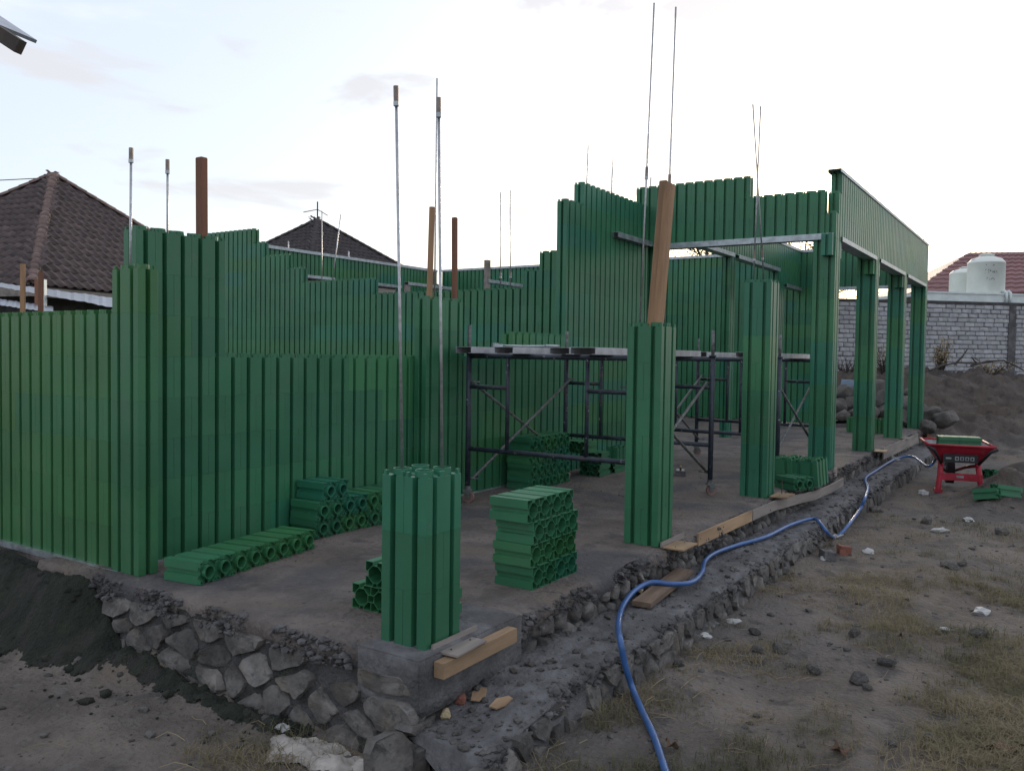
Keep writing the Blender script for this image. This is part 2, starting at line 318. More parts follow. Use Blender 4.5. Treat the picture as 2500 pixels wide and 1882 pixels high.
# ------------------------------------------------------------------ slab, plinth and footing ledge
def edge_noise(t, s): return .022 * noise.noise(Vector((t * 2.3, s, 0))) + .012 * noise.noise(Vector((t * 8, s, 3)))
def slab_mesh():
    us = [i / 190 for i in range(191)]; X1 = 14.45; Y1 = 2.75
    ux = [-.085 + (X1 + .085) * (u ** 1.5) for u in us]; ny_ = 60; uy = [-.035 + (Y1 + .035) * (j / ny_) ** 1.7 for j in range(ny_ + 1)]
    vs = []; fs = []; nxx = len(ux); nyy = len(uy)
    for j, y in enumerate(uy):
        for i, x in enumerate(ux):
            px, py = x, y
            clean = sstep(.75, .6, x) * sstep(.4, .3, y)      # smooth cast pad under the corner pillar
            if i < 3: px += (edge_noise(y, 1.3) * 2.0 + .014 * noise.noise(Vector((y * 23, 3, i)))) * (1 - clean) * (1 - i / 3)
            if j < 4: py += (edge_noise(x, 7.7) * 2.0 + .012 * noise.noise(Vector((x * 23, 3, j)))) * (1 - clean) * (1 - j / 4)
            e = min(x + .085, y + .035)
            z = .004 * fbm(x * 3, y * 3, 1) * (1 - clean) - .025 * math.exp(-max(0, e) / .035) * (1 - clean) * (.6 + .9 * noise.noise(Vector((x * 7, y * 7, 2)))) + (.010 * noise.noise(Vector((x * 19, y * 19, 5))) + .006 * noise.noise(Vector((x * 45, y * 45, 5)))) * math.exp(-max(0, e) / .07) * (1 - clean) - .006 * clean * (e < .005)
            if x > .3 or y > .3: z = min(z, .0035)
            vs.append((px, py, z))
    for j in range(nyy - 1):
        for i in range(nxx - 1): fs.append((j * nxx + i, j * nxx + i + 1, (j + 1) * nxx + i + 1, (j + 1) * nxx + i))
    # skirts
    def skirt(idx, off, seed):
        o = len(vs); n = len(idx); rows = ((.035, .012), (.075, .004), (.12, -.035))
        for k, (dz, ou) in enumerate(rows):
            for q in idx:
                x, y, z = vs[q]; w = .018 * noise.noise(Vector((x * 6, y * 6, k * 2 + seed))) + .014 * noise.noise(Vector((x * 25, y * 25, k * 2 + seed))); vs.append((x + off[0] * (ou + w), y + off[1] * (ou + w), z - dz))
        for k in range(len(rows)):
            for a in range(n - 1):
                A = idx[a] if k == 0 else o + (k - 1) * n + a; B = idx[a + 1] if k == 0 else o + (k - 1) * n + a + 1
                fs.append((A, o + k * n + a, o + k * n + a + 1, B))
    skirt(list(range(nxx)), (0, -1), 3); skirt([j * nxx for j in range(nyy - 1, -1, -1)], (-1, 0), 8)
    m = bpy.data.meshes.new('floor_slab'); m.from_pydata(vs, [], fs); m.materials.append(M_SLAB)
    m.polygons.foreach_set('use_smooth', [True] * len(m.polygons)); return m
slab = tag(link('floor_slab', slab_mesh()), kind='structure')
# inner floors behind the walls
b = MB(); b.box(.0, 13.9, 2.75, 11, -.3, -.012); tag(link('inner_floor', b.mesh('inner_floor', M_SLAB)), kind='structure')

plinth = tag(link('stone_plinth', None), kind='structure')
def bumpy_wall(a0, a1, z0, z1, fn, res=.03, amp=.02, seed=0.):
    na = max(2, int((a1 - a0) / res)); nz_ = max(2, int((z1 - z0) / res)); vs = []; fs = []
    for j in range(nz_ + 1):
        for i in range(na + 1):
            a = a0 + (a1 - a0) * i / na; z = z0 + (z1 - z0) * j / nz_
            w = amp * (noise.noise(Vector((a * 7, z * 9, seed))) + .6 * noise.noise(Vector((a * 21, z * 23, seed + 4)))); vs.append(fn(a, z, w))
    for j in range(nz_):
        for i in range(na): fs.append((j * (na + 1) + i, j * (na + 1) + i + 1, (j + 1) * (na + 1) + i + 1, (j + 1) * (na + 1) + i))
    return vs, fs
b = MB()
b.add(*bumpy_wall(.1, 2.3, -.5, -.06, lambda a, z, w: (-.092 - w * .8 - .14 * max(0, -.1 - z), a, z), res=.02, seed=2))     # left face
b.add(*bumpy_wall(.6, 14.4, -.5, -.06, lambda a, z, w: (a, -.012 - w - .08 * max(0, -.1 - z), z), res=.035, seed=5))   # front face
link('mortar_core', b.mesh('mortar_core', M_MORTAR, True), plinth)
# cast concrete block under the corner pillar
bm = bmesh.new(); bmesh.ops.create_grid(bm, x_segments=1, y_segments=1, size=.1); bm.free()
b = MB(); b.box(-.108, .64, -.062, .27, -.235, .003)
cb_me = b.mesh('corner_footing', M_CEM); bm = bmesh.new(); bm.from_mesh(cb_me)
bmesh.ops.bevel(bm, geom=list(bm.edges), offset=.007, segments=2, affect='EDGES')
bmesh.ops.subdivide_edges(bm, edges=list(bm.edges), cuts=3, use_grid_fill=True)
for v in bm.verts:
    k = noise.noise(v.co * 9) * .006; v.co += Vector((k, k, k * .25 * (v.co.z < -.01)))
bm.to_mesh(cb_me); bm.free(); cb_me.polygons.foreach_set('use_smooth', [True] * len(cb_me.polygons))
link('corner_footing', cb_me, plinth)
def put_stone(parent, p, sx, sy, sz, rz=None, pool=None, tilt=.25):
    return link('stone', random.choice(pool or STONES), parent, p, (random.uniform(-tilt, tilt), random.uniform(-tilt, tilt), random.uniform(-.3, .3) if rz is None else rz), (sx, sy, sz))
rs = random.Random(3)
def clip_poly(poly, mx, my, nx_, ny_):
    o = []; n = len(poly)
    for i in range(n):
        p, q = poly[i], poly[(i + 1) % n]; dp = (p[0] - mx) * nx_ + (p[1] - my) * ny_; dq = (q[0] - mx) * nx_ + (q[1] - my) * ny_
        if dp <= 0: o.append(p)
        if (dp < 0) != (dq < 0) and dp != dq: t = dp / (dp - dq); o.append((p[0] + (q[0] - p[0]) * t, p[1] + (q[1] - p[1]) * t))
    return o
def masonry(parent, a0, a1, zr, size, fn, depth, dome=.5, gap=.012, seed=1, skip=.06, rnd=.0, aspect=.72):
    """irregular stones packed on a wall face; zr(a)->(z0,z1); fn(a,z,out)->world point"""
    rr = random.Random(seed); pts = []; a = a0
    while a < a1:
        z0, z1 = zr(a); rows_ = max(1, round((z1 - z0) / (size * aspect)))
        for r_ in range(rows_): pts.append((a + (r_ % 2) * size * .5 + rr.uniform(-.3, .3) * size, z0 + (r_ + .5 + rr.uniform(-.4, .4)) * (z1 - z0) / rows_))
        a += size * rr.uniform(.8, 1.25)
    for i, (pa, pz) in enumerate(pts):
        if rr.random() < skip: continue
        z0, z1 = zr(pa); poly = [(pa - size, z0), (pa + size, z0), (pa + size, z1), (pa - size, z1)]
        for j, (qa, qz) in enumerate(pts):
            if i != j and abs(qa - pa) < 2.2 * size and poly: 
                k_ = (.72 / aspect) ** 2; dx, dz = qa - pa, (qz - pz) * k_; l_ = math.hypot(dx, dz)
                if l_ > 1e-4: poly = clip_poly(poly, (pa + qa) / 2, (pz + qz) / 2, dx / l_, dz / l_)
        if len(poly) < 3: continue
        ca = sum(p[0] for p in poly) / len(poly); cz = sum(p[1] for p in poly) / len(poly)
        ring = []
        n = len(poly)
        for k in range(n):                                    # round the corners, roughen the edge
            p, q = poly[k], poly[(k + 1) % n]
            for t in (.18, .5, .82): ring.append((p[0] + (q[0] - p[0]) * t, p[1] + (q[1] - p[1]) * t))
        g = gap * rr.uniform(.6, 1.8); vs = []; m_ = len(ring); base = Vector(fn(ca, cz, 0)); prox = rr.uniform(.75, 1.15); tlt = (rr.uniform(-.16, .16), rr.uniform(-.16, .16))
        for lev, (sh, ot) in enumerate(((1., -.03), (.985, depth * .35), (.9, depth * .78), (.62, depth * (.78 + .22 * dome)))):
            for (ra, rz_) in ring:
                d = math.hypot(ra - ca, rz_ - cz) or 1e-4; f = max(.2, (d - g) / d) * sh * (1 + .17 * noise.noise(Vector((ra * 21, rz_ * 21, seed + lev * .2))))
                aa, zz = ca + (ra - ca) * f, cz + (rz_ - cz) * f; o_ = ot * prox * (1 + .25 * noise.noise(Vector((ra * 9, rz_ * 9, seed)))) + (tlt[0] * (aa - ca) + tlt[1] * (zz - cz)) * (lev > 1) + .011 * noise.noise(Vector((aa * 24, zz * 24, lev * .4 + seed)))
                vs.append(tuple(Vector(fn(aa, zz, o_)) - base))
        vs.append(tuple(Vector(fn(ca, cz, depth * (.85 + .25 * dome) * prox)) - base)); fs = []
        for lev in range(3):
            for k in range(m_): fs.append((lev * m_ + k, lev * m_ + (k + 1) % m_, (lev + 1) * m_ + (k + 1) % m_, (lev + 1) * m_ + k))
        for k in range(m_): fs.append((3 * m_ + k, 3 * m_ + (k + 1) % m_, 4 * m_))
        me = MB().add(vs, fs).mesh('stone', M_STONE); smooth_angle(me, 48 if rnd else 30); link('stone', me, parent, base)
masonry(plinth, .14, 2.05, lambda a: (-.46, -.075), .215, lambda a, z, o_: (-.08 - .14 * max(0, -.1 - z) - o_, a, z), .042, .15, .011, 3, .03, aspect=.5)
masonry(plinth, -.12, .62, lambda a: (-.46, -.235), .2, lambda a, z, o_: (a, -.015 - .12 * max(0, -.23 - z) - o_, z), .05, .3, .01, 8, .0)
masonry(plinth, .62, 7, lambda a: (-.245, -.075), .115, lambda a, z, o_: (a, .012 - .08 * max(0, -.1 - z) - o_, z), .058, 1., .007, 5, .05, 1)
masonry(plinth, 7, 14.2, lambda a: (-.245, -.085), .19, lambda a, z, o_: (a, .012 - .08 * max(0, -.1 - z) - o_, z), .05, .8, .008, 6, .05, 1)
# footing ledge in front of the plinth
def ledge_front(x): return -.385 + .03 * noise.noise(Vector((x * 1.1, 3.3, 0))) + .022 * noise.noise(Vector((x * 4.5, 1, 0))) - .03 * math.exp(-((x - 4.6) / .5) ** 2)
LX = [-.12 + i * .04 for i in range(int(13.3 / .04))]
def ledge_z(x, t): return -.205 - .02 * t + .016 * fbm(x * 2.2, t * 1.5, 1) + .011 * fbm(x * 9, t * 5, 2) + .006 * fbm(x * 30, t * 14, 2, 2) - .07 * sstep(.45, -.12, x) - .018 * sstep(8, 12, x)
vs = []; fs = []; NT = 15
for x in LX:
    yf = ledge_front(x)
    for k in range(NT):
        t = k / (NT - 1); y = .02 + (yf - .02) * t; z = ledge_z(x, t)
        if k == NT - 1: z -= .02
        vs.append((x, y, z))
    for k, dz in enumerate((.05, .10, .17, .28)): vs.append((x, yf + .025 * noise.noise(Vector((x * 6, k, 9))) + .012 - .006 * k, ledge_z(x, 1) - dz))
R = NT + 4
for i in range(len(LX) - 1):
    for k in range(R - 1): fs.append((i * R + k, i * R + k + 1, (i + 1) * R + k + 1, (i + 1) * R + k))
o = len(vs)
fs.append(tuple(range(R - 1, -1, -1)))
me = bpy.data.meshes.new('footing_ledge'); me.from_pydata(vs, [], fs); me.materials.append(M_CEM); me.polygons.foreach_set('use_smooth', [True] * len(me.polygons))
ledge = tag(link('footing_ledge', me), kind='structure')
masonry(ledge, -.1, 6.2, lambda a: (-.47, -.245 - .07 * sstep(.45, -.12, a)), .15, lambda a, z, o_: (a, ledge_front(a) + .03 + .08 * (z + .25) - o_, z), .05, .2, .009, 11, .08)
masonry(ledge, 6.2, 12.9, lambda a: (-.47, -.26), .2, lambda a, z, o_: (a, ledge_front(a) + .03 + .08 * (z + .25) - o_, z), .05, .2, .009, 12, .05)

# ------------------------------------------------------------------ green interlocking blocks
Q, H, DG, GW = .118, .2333, .034, .028; DH = .018
def side_profile(n, dg=None):
    c = .0022; o = []; DG_ = dg or DG
    for i in range(n):
        m = (i + .5) * Q
        o += [(m - GW / 2 - c, 0), (m - GW / 2, c), (m - GW / 2 + .003, DG_), (m + GW / 2 - .003, DG_), (m + GW / 2, c), (m + GW / 2 + c, 0)]
    return o
def outline(n, eps=.0004, dg=None):
    hw, ht = n * Q / 2, Q / 2; pts = []
    for (dx, dy, nx_, ny_, cnt, ox, oy) in ((1, 0, 0, 1, n, -hw, -ht), (0, 1, -1, 0, 1, hw, -ht), (-1, 0, 0, -1, n, hw, ht), (0, -1, 1, 0, 1, -hw, ht)):
        pts.append((ox + (eps + .0012) * dx + eps * nx_, oy + (eps + .0012) * dy + eps * ny_))
        for s, d in side_profile(cnt, dg): pts.append((ox + dx * s + nx_ * (d + eps), oy + dy * s + ny_ * (d + eps)))
        ln = cnt * Q; pts.append((ox + (ln - eps - .0012) * dx + eps * nx_, oy + (ln - eps - .0012) * dy + eps * ny_))
    return pts
def nubs(b, n, z):
    for i in range(n):
        c = (-n * Q / 2 + (i + .5) * Q, 0, z); b.lathe([(.039, 0), (.039, .026), (.0345, .026), (.0345, 0)], 12, c)
    for i in range(n + 1):
        u = -n * Q / 2 + i * Q
        for sv in (-1, 1):
            w0 = max(-n * Q / 2 + .003, u - .018); w1 = min(n * Q / 2 - .003, u + .018)
            b.box(w0, w1, sv * .044 - .007, sv * .044 + .007, z - .001, z + .02)
BLK = {}
for n_ in (1, 2):
    for top in (False, True):
        b = MB(); b.prism(outline(n_), .0003, H - .0004)
        if top: nubs(b, n_, H - .0008)
        BLK[n_, top] = b.mesh('block', M_GREEN)
BLKDATA = {}
for k, m in BLK.items():
    co = np.empty(len(m.vertices) * 3); m.vertices.foreach_get('co', co); BLKDATA[k] = (co.reshape(-1, 3), [tuple(p.vertices) for p in m.polygons])
# loose hollow block seen end-on: thin walls, octagon cells, webs; one plain end, one end with round spigots
def seg_box(b, p, q, z0, z1, t=.0028):
    p = Vector((*p, 0)); q = Vector((*q, 0)); d = (q - p).normalized(); nn = Vector((-d.y, d.x, 0)) * t / 2; p = p - d * t * .3; q = q + d * t * .3
    b.prism([(p - nn)[:2], (q - nn)[:2], (q + nn)[:2], (p + nn)[:2]], z0, z1)
def hollow_block(n=2, spigot=False):
    b = MB(); ol = outline(n, .0018, DH); m = len(ol)
    for i in range(m): 
        if (Vector(ol[i]) - Vector(ol[(i + 1) % m])).length > .0045: seg_box(b, ol[i], ol[(i + 1) % m], 0, H)
    a = Q / 2 - DH - .001
    for i in range(n):
        c = -n * Q / 2 + (i + .5) * Q; R8 = a / math.cos(PI / 8)
        pts = [(c + R8 * math.cos(PI / 8 + k * PI / 4), R8 * math.sin(PI / 8 + k * PI / 4)) for k in range(8)]
        for k in range(8): seg_box(b, pts[k], pts[(k + 1) % 8], 0, H)
        h8 = a * math.tan(PI / 8)
        if i < n - 1:
            u = c + Q / 2
            for sv in (-1, 1): seg_box(b, (u - Q / 2 + a, sv * h8), (u + Q / 2 - a, sv * h8), 0, H); seg_box(b, (u, sv * h8), (u, sv * (Q / 2 - .003)), 0, H)
    if spigot:
        bm = bmesh.new(); loops = [ol] + [[(-n * Q / 2 + (i + .5) * Q + (.0305) * math.cos(2 * PI * k / 18), .0305 * math.sin(2 * PI * k / 18)) for k in range(18)] for i in range(n)]
        es = []
        for lp in loops:
            vv = [bm.verts.new((*p, H - .004)) for p in lp]
            for k in range(len(vv)): es.append(bm.edges.new((vv[k], vv[(k + 1) % len(vv)])))
        bmesh.ops.triangle_fill(bm, edges=es, use_beauty=True, normal=(0, 0, 1)); bm.verts.index_update()
        b.add([v.co[:] for v in bm.verts], [tuple(v.index for v in f.verts) for f in bm.faces]); bm.free()
        for i in range(n): b.lathe([(.0355, H - .004), (.0355, H + .024), (.0305, H + .024), (.0305, H - .19)], 18, (-n * Q / 2 + (i + .5) * Q, 0, 0))
        for i in range(n + 1):
            u = -n * Q / 2 + i * Q
            for sv in (-1, 1):
                for su in (-1, 1):
                    if abs(u + su * .01) < n * Q / 2 - .004:
                        tri = [(u + su * .003, sv * .056), (u + su * .026, sv * .056), (u + su * .003, sv * .034)]
                        for k in range(3): seg_box(b, tri[k], tri[(k + 1) % 3], H - .004, H + .016, .003)
    return b.mesh('block', M_GREEN)
HOLLOW = hollow_block(2, False); SPIGOT = hollow_block(2, True)

TINTS = [(1, 1, 1), (.88, 1.0, 1.16), (1.15, 1.04, .84), (.94, .92, 1.0), (.82, 1.0, 1.26), (1.16, 1.05, .92), (.85, .92, .98)]
def tint_for(seed, k, a, warm=0.):
    rr = random.Random(hash((seed, k, int(math.floor((a + .3 * (k % 3)) / .95)))) & 0xffffff); t = rr.choice(TINTS) if rr.random() < .6 else (1, 1, 1)
    g = rr.uniform(.94, 1.07); return (t[0] * g * (1 + warm), t[1] * g, t[2] * g * (1 - warm), 1)
WSEED = [0]
def block_wall(name, label, axis, fixed, profile, holes=(), cat='wall', group=None, warm=0., limit=300, hide=None):
    """axis 'x': wall runs along X at centre line y=fixed; 'y': runs along Y. profile: (a0,a1,levels)."""
    WSEED[0] += 1; sd = WSEED[0]
    a0 = min(p[0] for p in profile); a1 = max(p[1] for p in profile); n = int(round((a1 - a0) / Q)); lev = max(p[2] for p in profile)
    root = thing(name, label, cat, (a0, fixed, 0) if axis == 'x' else (fixed, a0, 0), 0, group)
    def solid(i, k):
        if i < 0 or i >= n or k < 0: return False
        a = a0 + (i + .5) * Q
        if not any(p[0] <= a <= p[1] and k < p[2] and k >= (p[3] if len(p) > 3 else 0) for p in profile): return False
        return not any(h[0] <= a <= h[1] and h[2] <= k < h[3] for h in holes)
    blocks = []
    for k in range(lev):
        i = 0; st = k % 2
        if st and solid(0, k): blocks.append((0, 1, k)); i = 1
        elif st: i = 1
        while i < n:
            if solid(i, k) and solid(i + 1, k): blocks.append((i, 2, k))
            elif solid(i, k): blocks.append((i, 1, k))
            elif solid(i + 1, k): blocks.append((i + 1, 1, k))
            i += 2
    items = []
    for i, w, k in blocks:
        c = (i + w / 2) * Q; top = not solid(i, k + 1) or (w == 2 and not solid(i + 1, k + 1))
        wp = (a0 + c, fixed, k * H) if axis == 'x' else (fixed, a0 + c, k * H)
        dd = (np.array(wp) - CAM) @ FW; key = dd + (100 if hide and hide(a0 + c, k) else 0)
        items.append((key, c, w, k, top))
    items.sort(key=lambda t: t[0]); VV = []; FF = []; off = 0
    for idx, (key, c, w, k, top) in enumerate(items):
        rz = 0 if axis == 'x' else PI / 2
        if idx < limit and key < 100:
            o = link('block', BLK[w, top], root, (c, 0, k * H) if axis == 'x' else (0, c, k * H), (0, 0, rz)); o.color = tint_for(sd, k, c, warm)
        else:
            co, fcs = BLKDATA[w, top]; cc = co.copy()
            if axis == 'y': cc = np.stack([-co[:, 1], co[:, 0], co[:, 2]], 1)
            cc = cc + np.array([(c, 0, k * H) if axis == 'x' else (0, c, k * H)]); VV.append(cc); FF += [tuple(q + off for q in f) for f in fcs]; off += len(cc)
    if VV:
        m = bpy.data.meshes.new('block_courses'); m.from_pydata(np.concatenate(VV).tolist(), [], FF); m.materials.append(M_GREEN); tag(link('block_courses', m, root), kind='stuff')
    return root
def channel(parent, name, p0, p1, w=.1, h=.045, lip=.012, flip=False):
    """galvanised U channel between two local points, flange downwards unless flip"""
    p0 = Vector(p0); p1 = Vector(p1); d = p1 - p0; ln = d.length; M = Matrix.Translation(p0) @ d.to_track_quat('X', 'Z').to_matrix().to_4x4()
    b = MB(); s = -1 if flip else 1; t = .004
    b.box(0, ln, -w / 2, w / 2, -t if s > 0 else -h, 0 if s > 0 else -h + t, M)
    for q in (-1, 1): b.box(0, ln, q * w / 2 - (t if q > 0 else 0), q * w / 2 + (t if q < 0 else 0), -h + (t if s < 0 else 0), -t if s > 0 else 0, M)
    return link(name, b.mesh(name, M_GALV), parent)
P = lambda k: k * 2.325                                       # pillar spacing along the porch edge
def pillar(k, lev, label, corbel=False):
    x = P(k); c = thing('block_pillar', label, 'pillar', (x, 0, 0), 0, 'green block pillars along the slab edge')
    for q in range(lev):
        top = q == lev - 1
        for s in (0, 1):
            loc, rz = ((Q, Q / 2 + s * Q, q * H), 0) if q % 2 == 0 else ((Q / 2 + s * Q, Q, q * H), PI / 2)
            o = link('block', BLK[2, top], c, loc, (0, 0, rz)); o.color = tint_for(100 + k, q // 2, 0)
    if corbel:
        for dx in (-.045, .045 + Q): 
            o = link('corbel', BLK[2, False], c, (dx + Q / 2, Q / 2 + .012, 10 * H), (0, 0, 0), (1, 1, 1)); o.color = tint_for(100 + k, 77, 0)
    return c
pillar(0, 3, 'short three-course green block pillar standing on the corner of the slab')
pillar(1, 6, 'green block pillar, waist high to the scaffold, with a tall timber post rising out of it')
pillar(2, 8, 'green block pillar topped by two thin crossing rods')
pillar(3, 11, 'full height green pillar at the corner of the roofless porch frame, block bundle at its foot', True)
pillar(4, 11, 'green porch pillar between the corner pillar and the one with green blocks behind it', True)
pillar(5, 11, 'green porch pillar next to the last one, with blocks stacked behind its foot', True)
pillar(6, 11, 'last green porch pillar, nearest the boulders and the dirt mound')

W1Y = 2.15 + Q / 2
# left outside wall
lw = block_wall('block_wall', 'low olive green block wall running away beside the mossy earth bank', 'y', .02 + Q / 2, [(2.19, 6.91, 6)], warm=.26)
link('base_track', MB().box(-.085, .085, -.05, 4.72, -.03, .0).mesh('base_track', M_GALV), lw)
# corner post
cp = thing('corner_post', 'seven-course green block post at the corner of the low olive wall', 'pillar', (.0, 1.95, 0))
for q in range(7):
    o = link('block', BLK[2, q == 6], cp, (Q / 2, Q, q * H), (0, 0, PI / 2)); o.color = tint_for(300, q // 2, 0, .12)
# porch back wall: tall end, sill-high middle, tall right end
pb = block_wall('block_wall', 'long green porch wall, sill high in the middle, with stacked blocks along its foot', 'x', W1Y, [(.118, .708, 8), (.708, 3.894, 5), (3.894, 4.956, 6)])
link('base_track', MB().box(.0, 4.72, -.066, .066, -.02, .012).mesh('base_track', M_GALV), pb)
# pier on the sill wall
pr_ = thing('window_pier', 'green block pier on the sill wall holding two round brown timbers', 'pillar', (2.5, W1Y - Q, 5 * H))
pier = thing('block_pier', 'green block pier with two brown timbers, standing against the sill wall', 'pillar', (2.478, 2.02, 0))
bpy.data.objects.remove(pr_)
for q in range(7):
    for s in (0, 1):
        o = link('block', BLK[2, q == 6], pier, (Q + s * 2 * Q, Q / 2, q * H)); o.color = tint_for(310, q // 3, 0, .05)
W4 = block_wall('block_wall', 'tall green wall panel with stepped left edge behind the first scaffold', 'x', W1Y + .05, [(4.956, 5.31, 12), (5.31, 6.962, 13)])
channel(W4, 'lintel', (5.99 - 4.956, -.10, 2.61), (6.93 - 4.956, -.10, 2.61), .07, .06)
# cross wall with stepped top behind the sill wall
X7 = 6.95 + Q / 2
sw = block_wall('block_wall', 'long stepped green wall seen over the sill wall, high at the far end', 'y', X7,
    [(2.33, 3.746, 11), (3.746, 3.982, 10), (3.982, 6.696, 9), (6.696, 8.23, 10), (8.23, 8.584, 11), (8.584, 9.174, 12), (9.174, 9.41, 13), (9.41, 10.94, 14)], hide=lambda a, k: k < 5 or (a > 4 and k < 5), limit=300)
# gable band over the porch passage
cf = block_wall('block_wall', 'green block band over a galvanised beam, notched where the low sun glows', 'y', X7, [(.118, .944, 13, 11), (.944, 2.36, 14, 11)])
channel(cf, 'lintel', (0, -.10, 11 * H + .012), (0, 2.0, 11 * H + .012), .13, .065)
# porch fascia along the slab edge
fa = block_wall('block_wall', 'long ribbed green fascia carried by the porch pillars, capped by a steel channel', 'x', Q / 2, [(6.975, 7.09, 12, 11), (7.09, 7.21, 13, 11), (7.21, 14.172, 14, 11)])
channel(fa, 'cap_rail', (.12, 0, 14 * H + .03), (7.25, 0, 14 * H + .03), .14, .035)
for k in (3, 4, 5): channel(fa, 'lintel', (P(k) + .26 - 6.975, -.0, 11 * H + .002), (P(k + 1) - .02 - 6.975, 0, 11 * H + .002), .15, .05, flip=True)
link('inner_soffit', MB().box(.26, 7.1, Q / 2, Q / 2 + Q, 11 * H + .002, 12 * H).mesh('inner_soffit', M_GREEN), fa)
# back wall of the second porch with three openings
w5 = block_wall('block_wall', 'green wall behind the porch pillars with three tall openings under steel lintels', 'x', 2.17 + Q / 2, [(7.08, 13.92, 14)],
    holes=[(7.2, 9.93, 0, 12), (10.2, 12.4, 0, 12), (12.85, 13.9, 0, 11)])
channel(w5, 'cap_rail', (0, 0, 14 * H + .03), (6.84, 0, 14 * H + .03), .15, .05)
for a, c_, k in ((7.2, 9.98, 12), (10.18, 12.42, 12), (12.85, 13.9, 11)): channel(w5, 'lintel', (a - 7.08, -.03, k * H + .004), (c_ - 7.08, -.03, k * H + .004), .15, .06, flip=True)
# end wall
ew = block_wall('block_wall', 'far green end wall with an opening beside the last porch pillar', 'y', 13.95 + Q / 2, [(.236, 10.9, 14)], holes=[(.26, 1.85, 0, 11)], hide=lambda a, k: k < 7 and a > 2.2)
channel(ew, 'cap_rail', (0, 0, 14 * H + .03), (0, 10.66, 14 * H + .03), .15, .05)
channel(ew, 'lintel', (0, 0, 11 * H + .002), (0, 1.66, 11 * H + .002), .15, .05, flip=True)
# far back wall
bw = block_wall('block_wall', 'far green back wall with a white cap rail below the dark pyramid roof', 'x', 11 + Q / 2, [(7.08, 13.92, 14)], holes=[(9.5, 10.3, 5, 12), (11.65, 12.5, 5, 12)], hide=lambda a, k: k < 9)
channel(bw, 'cap_rail', (0, 0, 14 * H + .03), (6.84, 0, 14 * H + .03), .17, .06)
for a, c_ in ((9.45, 10.4), (11.6, 12.56)): channel(bw, 'lintel', (a - 7.08, -.03, 12 * H + .004), (c_ - 7.08, -.03, 12 * H + .004), .15, .06, flip=True)
# inner steel lintels on posts behind the stepped wall
for (px0, py0, px1, py1, yy, lab) in ((992, 692, 1105, 707, 8.7, 'steel channel on posts seen over the stepped wall, beside the round timbers'), (1187, 686, 1271, 699, 7., 'steel channel with a wrapped timber post seen over the stepped wall, below two thin rods')):
    A = on(px0, py0, 'y', yy); B = on(px1, py1, 'y', yy); t_ = thing('door_head', lab, 'steel beam', (A.x, A.y, 0))
    channel(t_, 'lintel', (0, 0, A.z + .03), (B.x - A.x, 0, A.z + .03), .1, .06)
    for xx, hh, mm in ((0.03, A.z + (.0 if yy > 8 else .42), M_WOODG), (B.x - A.x - .05, A.z, M_WOODG)): link('post', MB().box(xx - .05, xx + .05, -.04, .04, 0, hh - .03).mesh('post', mm), t_)

# ------------------------------------------------------------------ rods and timbers
def rod(label, base, tip, r=.009, coup=None, group='steel rods standing in the blocks', embed=.25, coup_end=False):
    base = Vector(base); tip = Vector(tip); d = (tip - base).normalized(); lo = base - d * embed
    o = thing('steel_rod', label, 'rod', lo, 0, group)
    link('shaft', MB().tube([(0, 0, 0), tuple((tip - lo) * .5), tuple(tip - lo)], r, 8).mesh('shaft', M_RODM, True), o)
    if coup is not None:
        c = (tip - d * .0 if coup_end else base + (tip - base) * coup) - lo
        cl = .062
        link('coupler', MB().tube([tuple(c - d * cl * .7), tuple(c + d * cl * .3)], r * 1.75, 8).mesh('coupler', M_BRASS), o)
        link('nut', MB().tube([tuple(c - d * (cl * .7 + .018)), tuple(c - d * cl * .7)], r * 1.95, 8).mesh('nut', M_GALV), o)
    return o
rod('thick steel rod with a coupler cap, left one in the short corner pillar', (.059, .177, .71), on(967, 222, 'y', .177), .0062, 1, coup_end=True)
rod('thick steel rod with a coupler cap, right one in the short corner pillar', (.177, .059, .71), on(1071, 250, 'y', .07), .0062, 1, coup_end=True)
rod('long rod left of the tall timber in the waist-high pillar', (P(1) + .059, .177, 1.42), on(1597, 8, 'y', .16), .006, .48)
rod('long rod right of the tall timber in the waist-high pillar', (P(1) + .177, .059, 1.42), on(1650, 18, 'y', .08), .006, .46)
rod('thin rod leaning right, crossing its twin over the eight-course pillar', (P(2) + .059, .177, 1.88), on(1857, 260, 'y', .12), .0068, .16, embed=.06)
rod('thin rod leaning left, crossing its twin over the eight-course pillar', (P(2) + .177, .12, 1.88), on(1838, 255, 'y', .17), .0068, .17, embed=.06)
rod('steel rod with a coupler cap rising from the corner post', on(318, 652, 'y', 2.12), on(320, 370, 'y', 2.12), .0068, 1, coup_end=True)
rod('steel rod with a coupler cap in the tall end of the porch wall', on(409, 566, 'y', W1Y), on(409, 398, 'y', W1Y), .0066, 1, coup_end=True)
rod('thin rod behind the first round timber on the block pier', on(1061, 735, 'y', 2.08), on(1067, 192, 'y', 2.08), .0062)
rod('thin rod, first of the pair on the stepped wall beside the wrapped post', on(1222, 706, 'x', X7), on(1222, 470, 'x', X7), .008, .16)
rod('thin rod, second of the pair on the stepped wall beside the wrapped post', on(1246, 706, 'x', X7), on(1246, 465, 'x', X7), .008, .16)
rod('thin upright rod in front of the dark pyramid roof', on(786, 690, 'x', X7), on(786, 515, 'x', X7), .008)
rod('thin leaning rod in front of the dark pyramid roof', on(811, 690, 'x', X7), on(832, 524, 'x', X7), .008)
rod('short rod stub on the far capped wall, left of the upright rod', on(704, 612, 'y', 11.06), on(704, 589, 'y', 11.06), .012)
rod('short rod stub on the far capped wall, right of the leaning rod', on(851, 636, 'y', 11.06), on(851, 613, 'y', 11.06), .012)
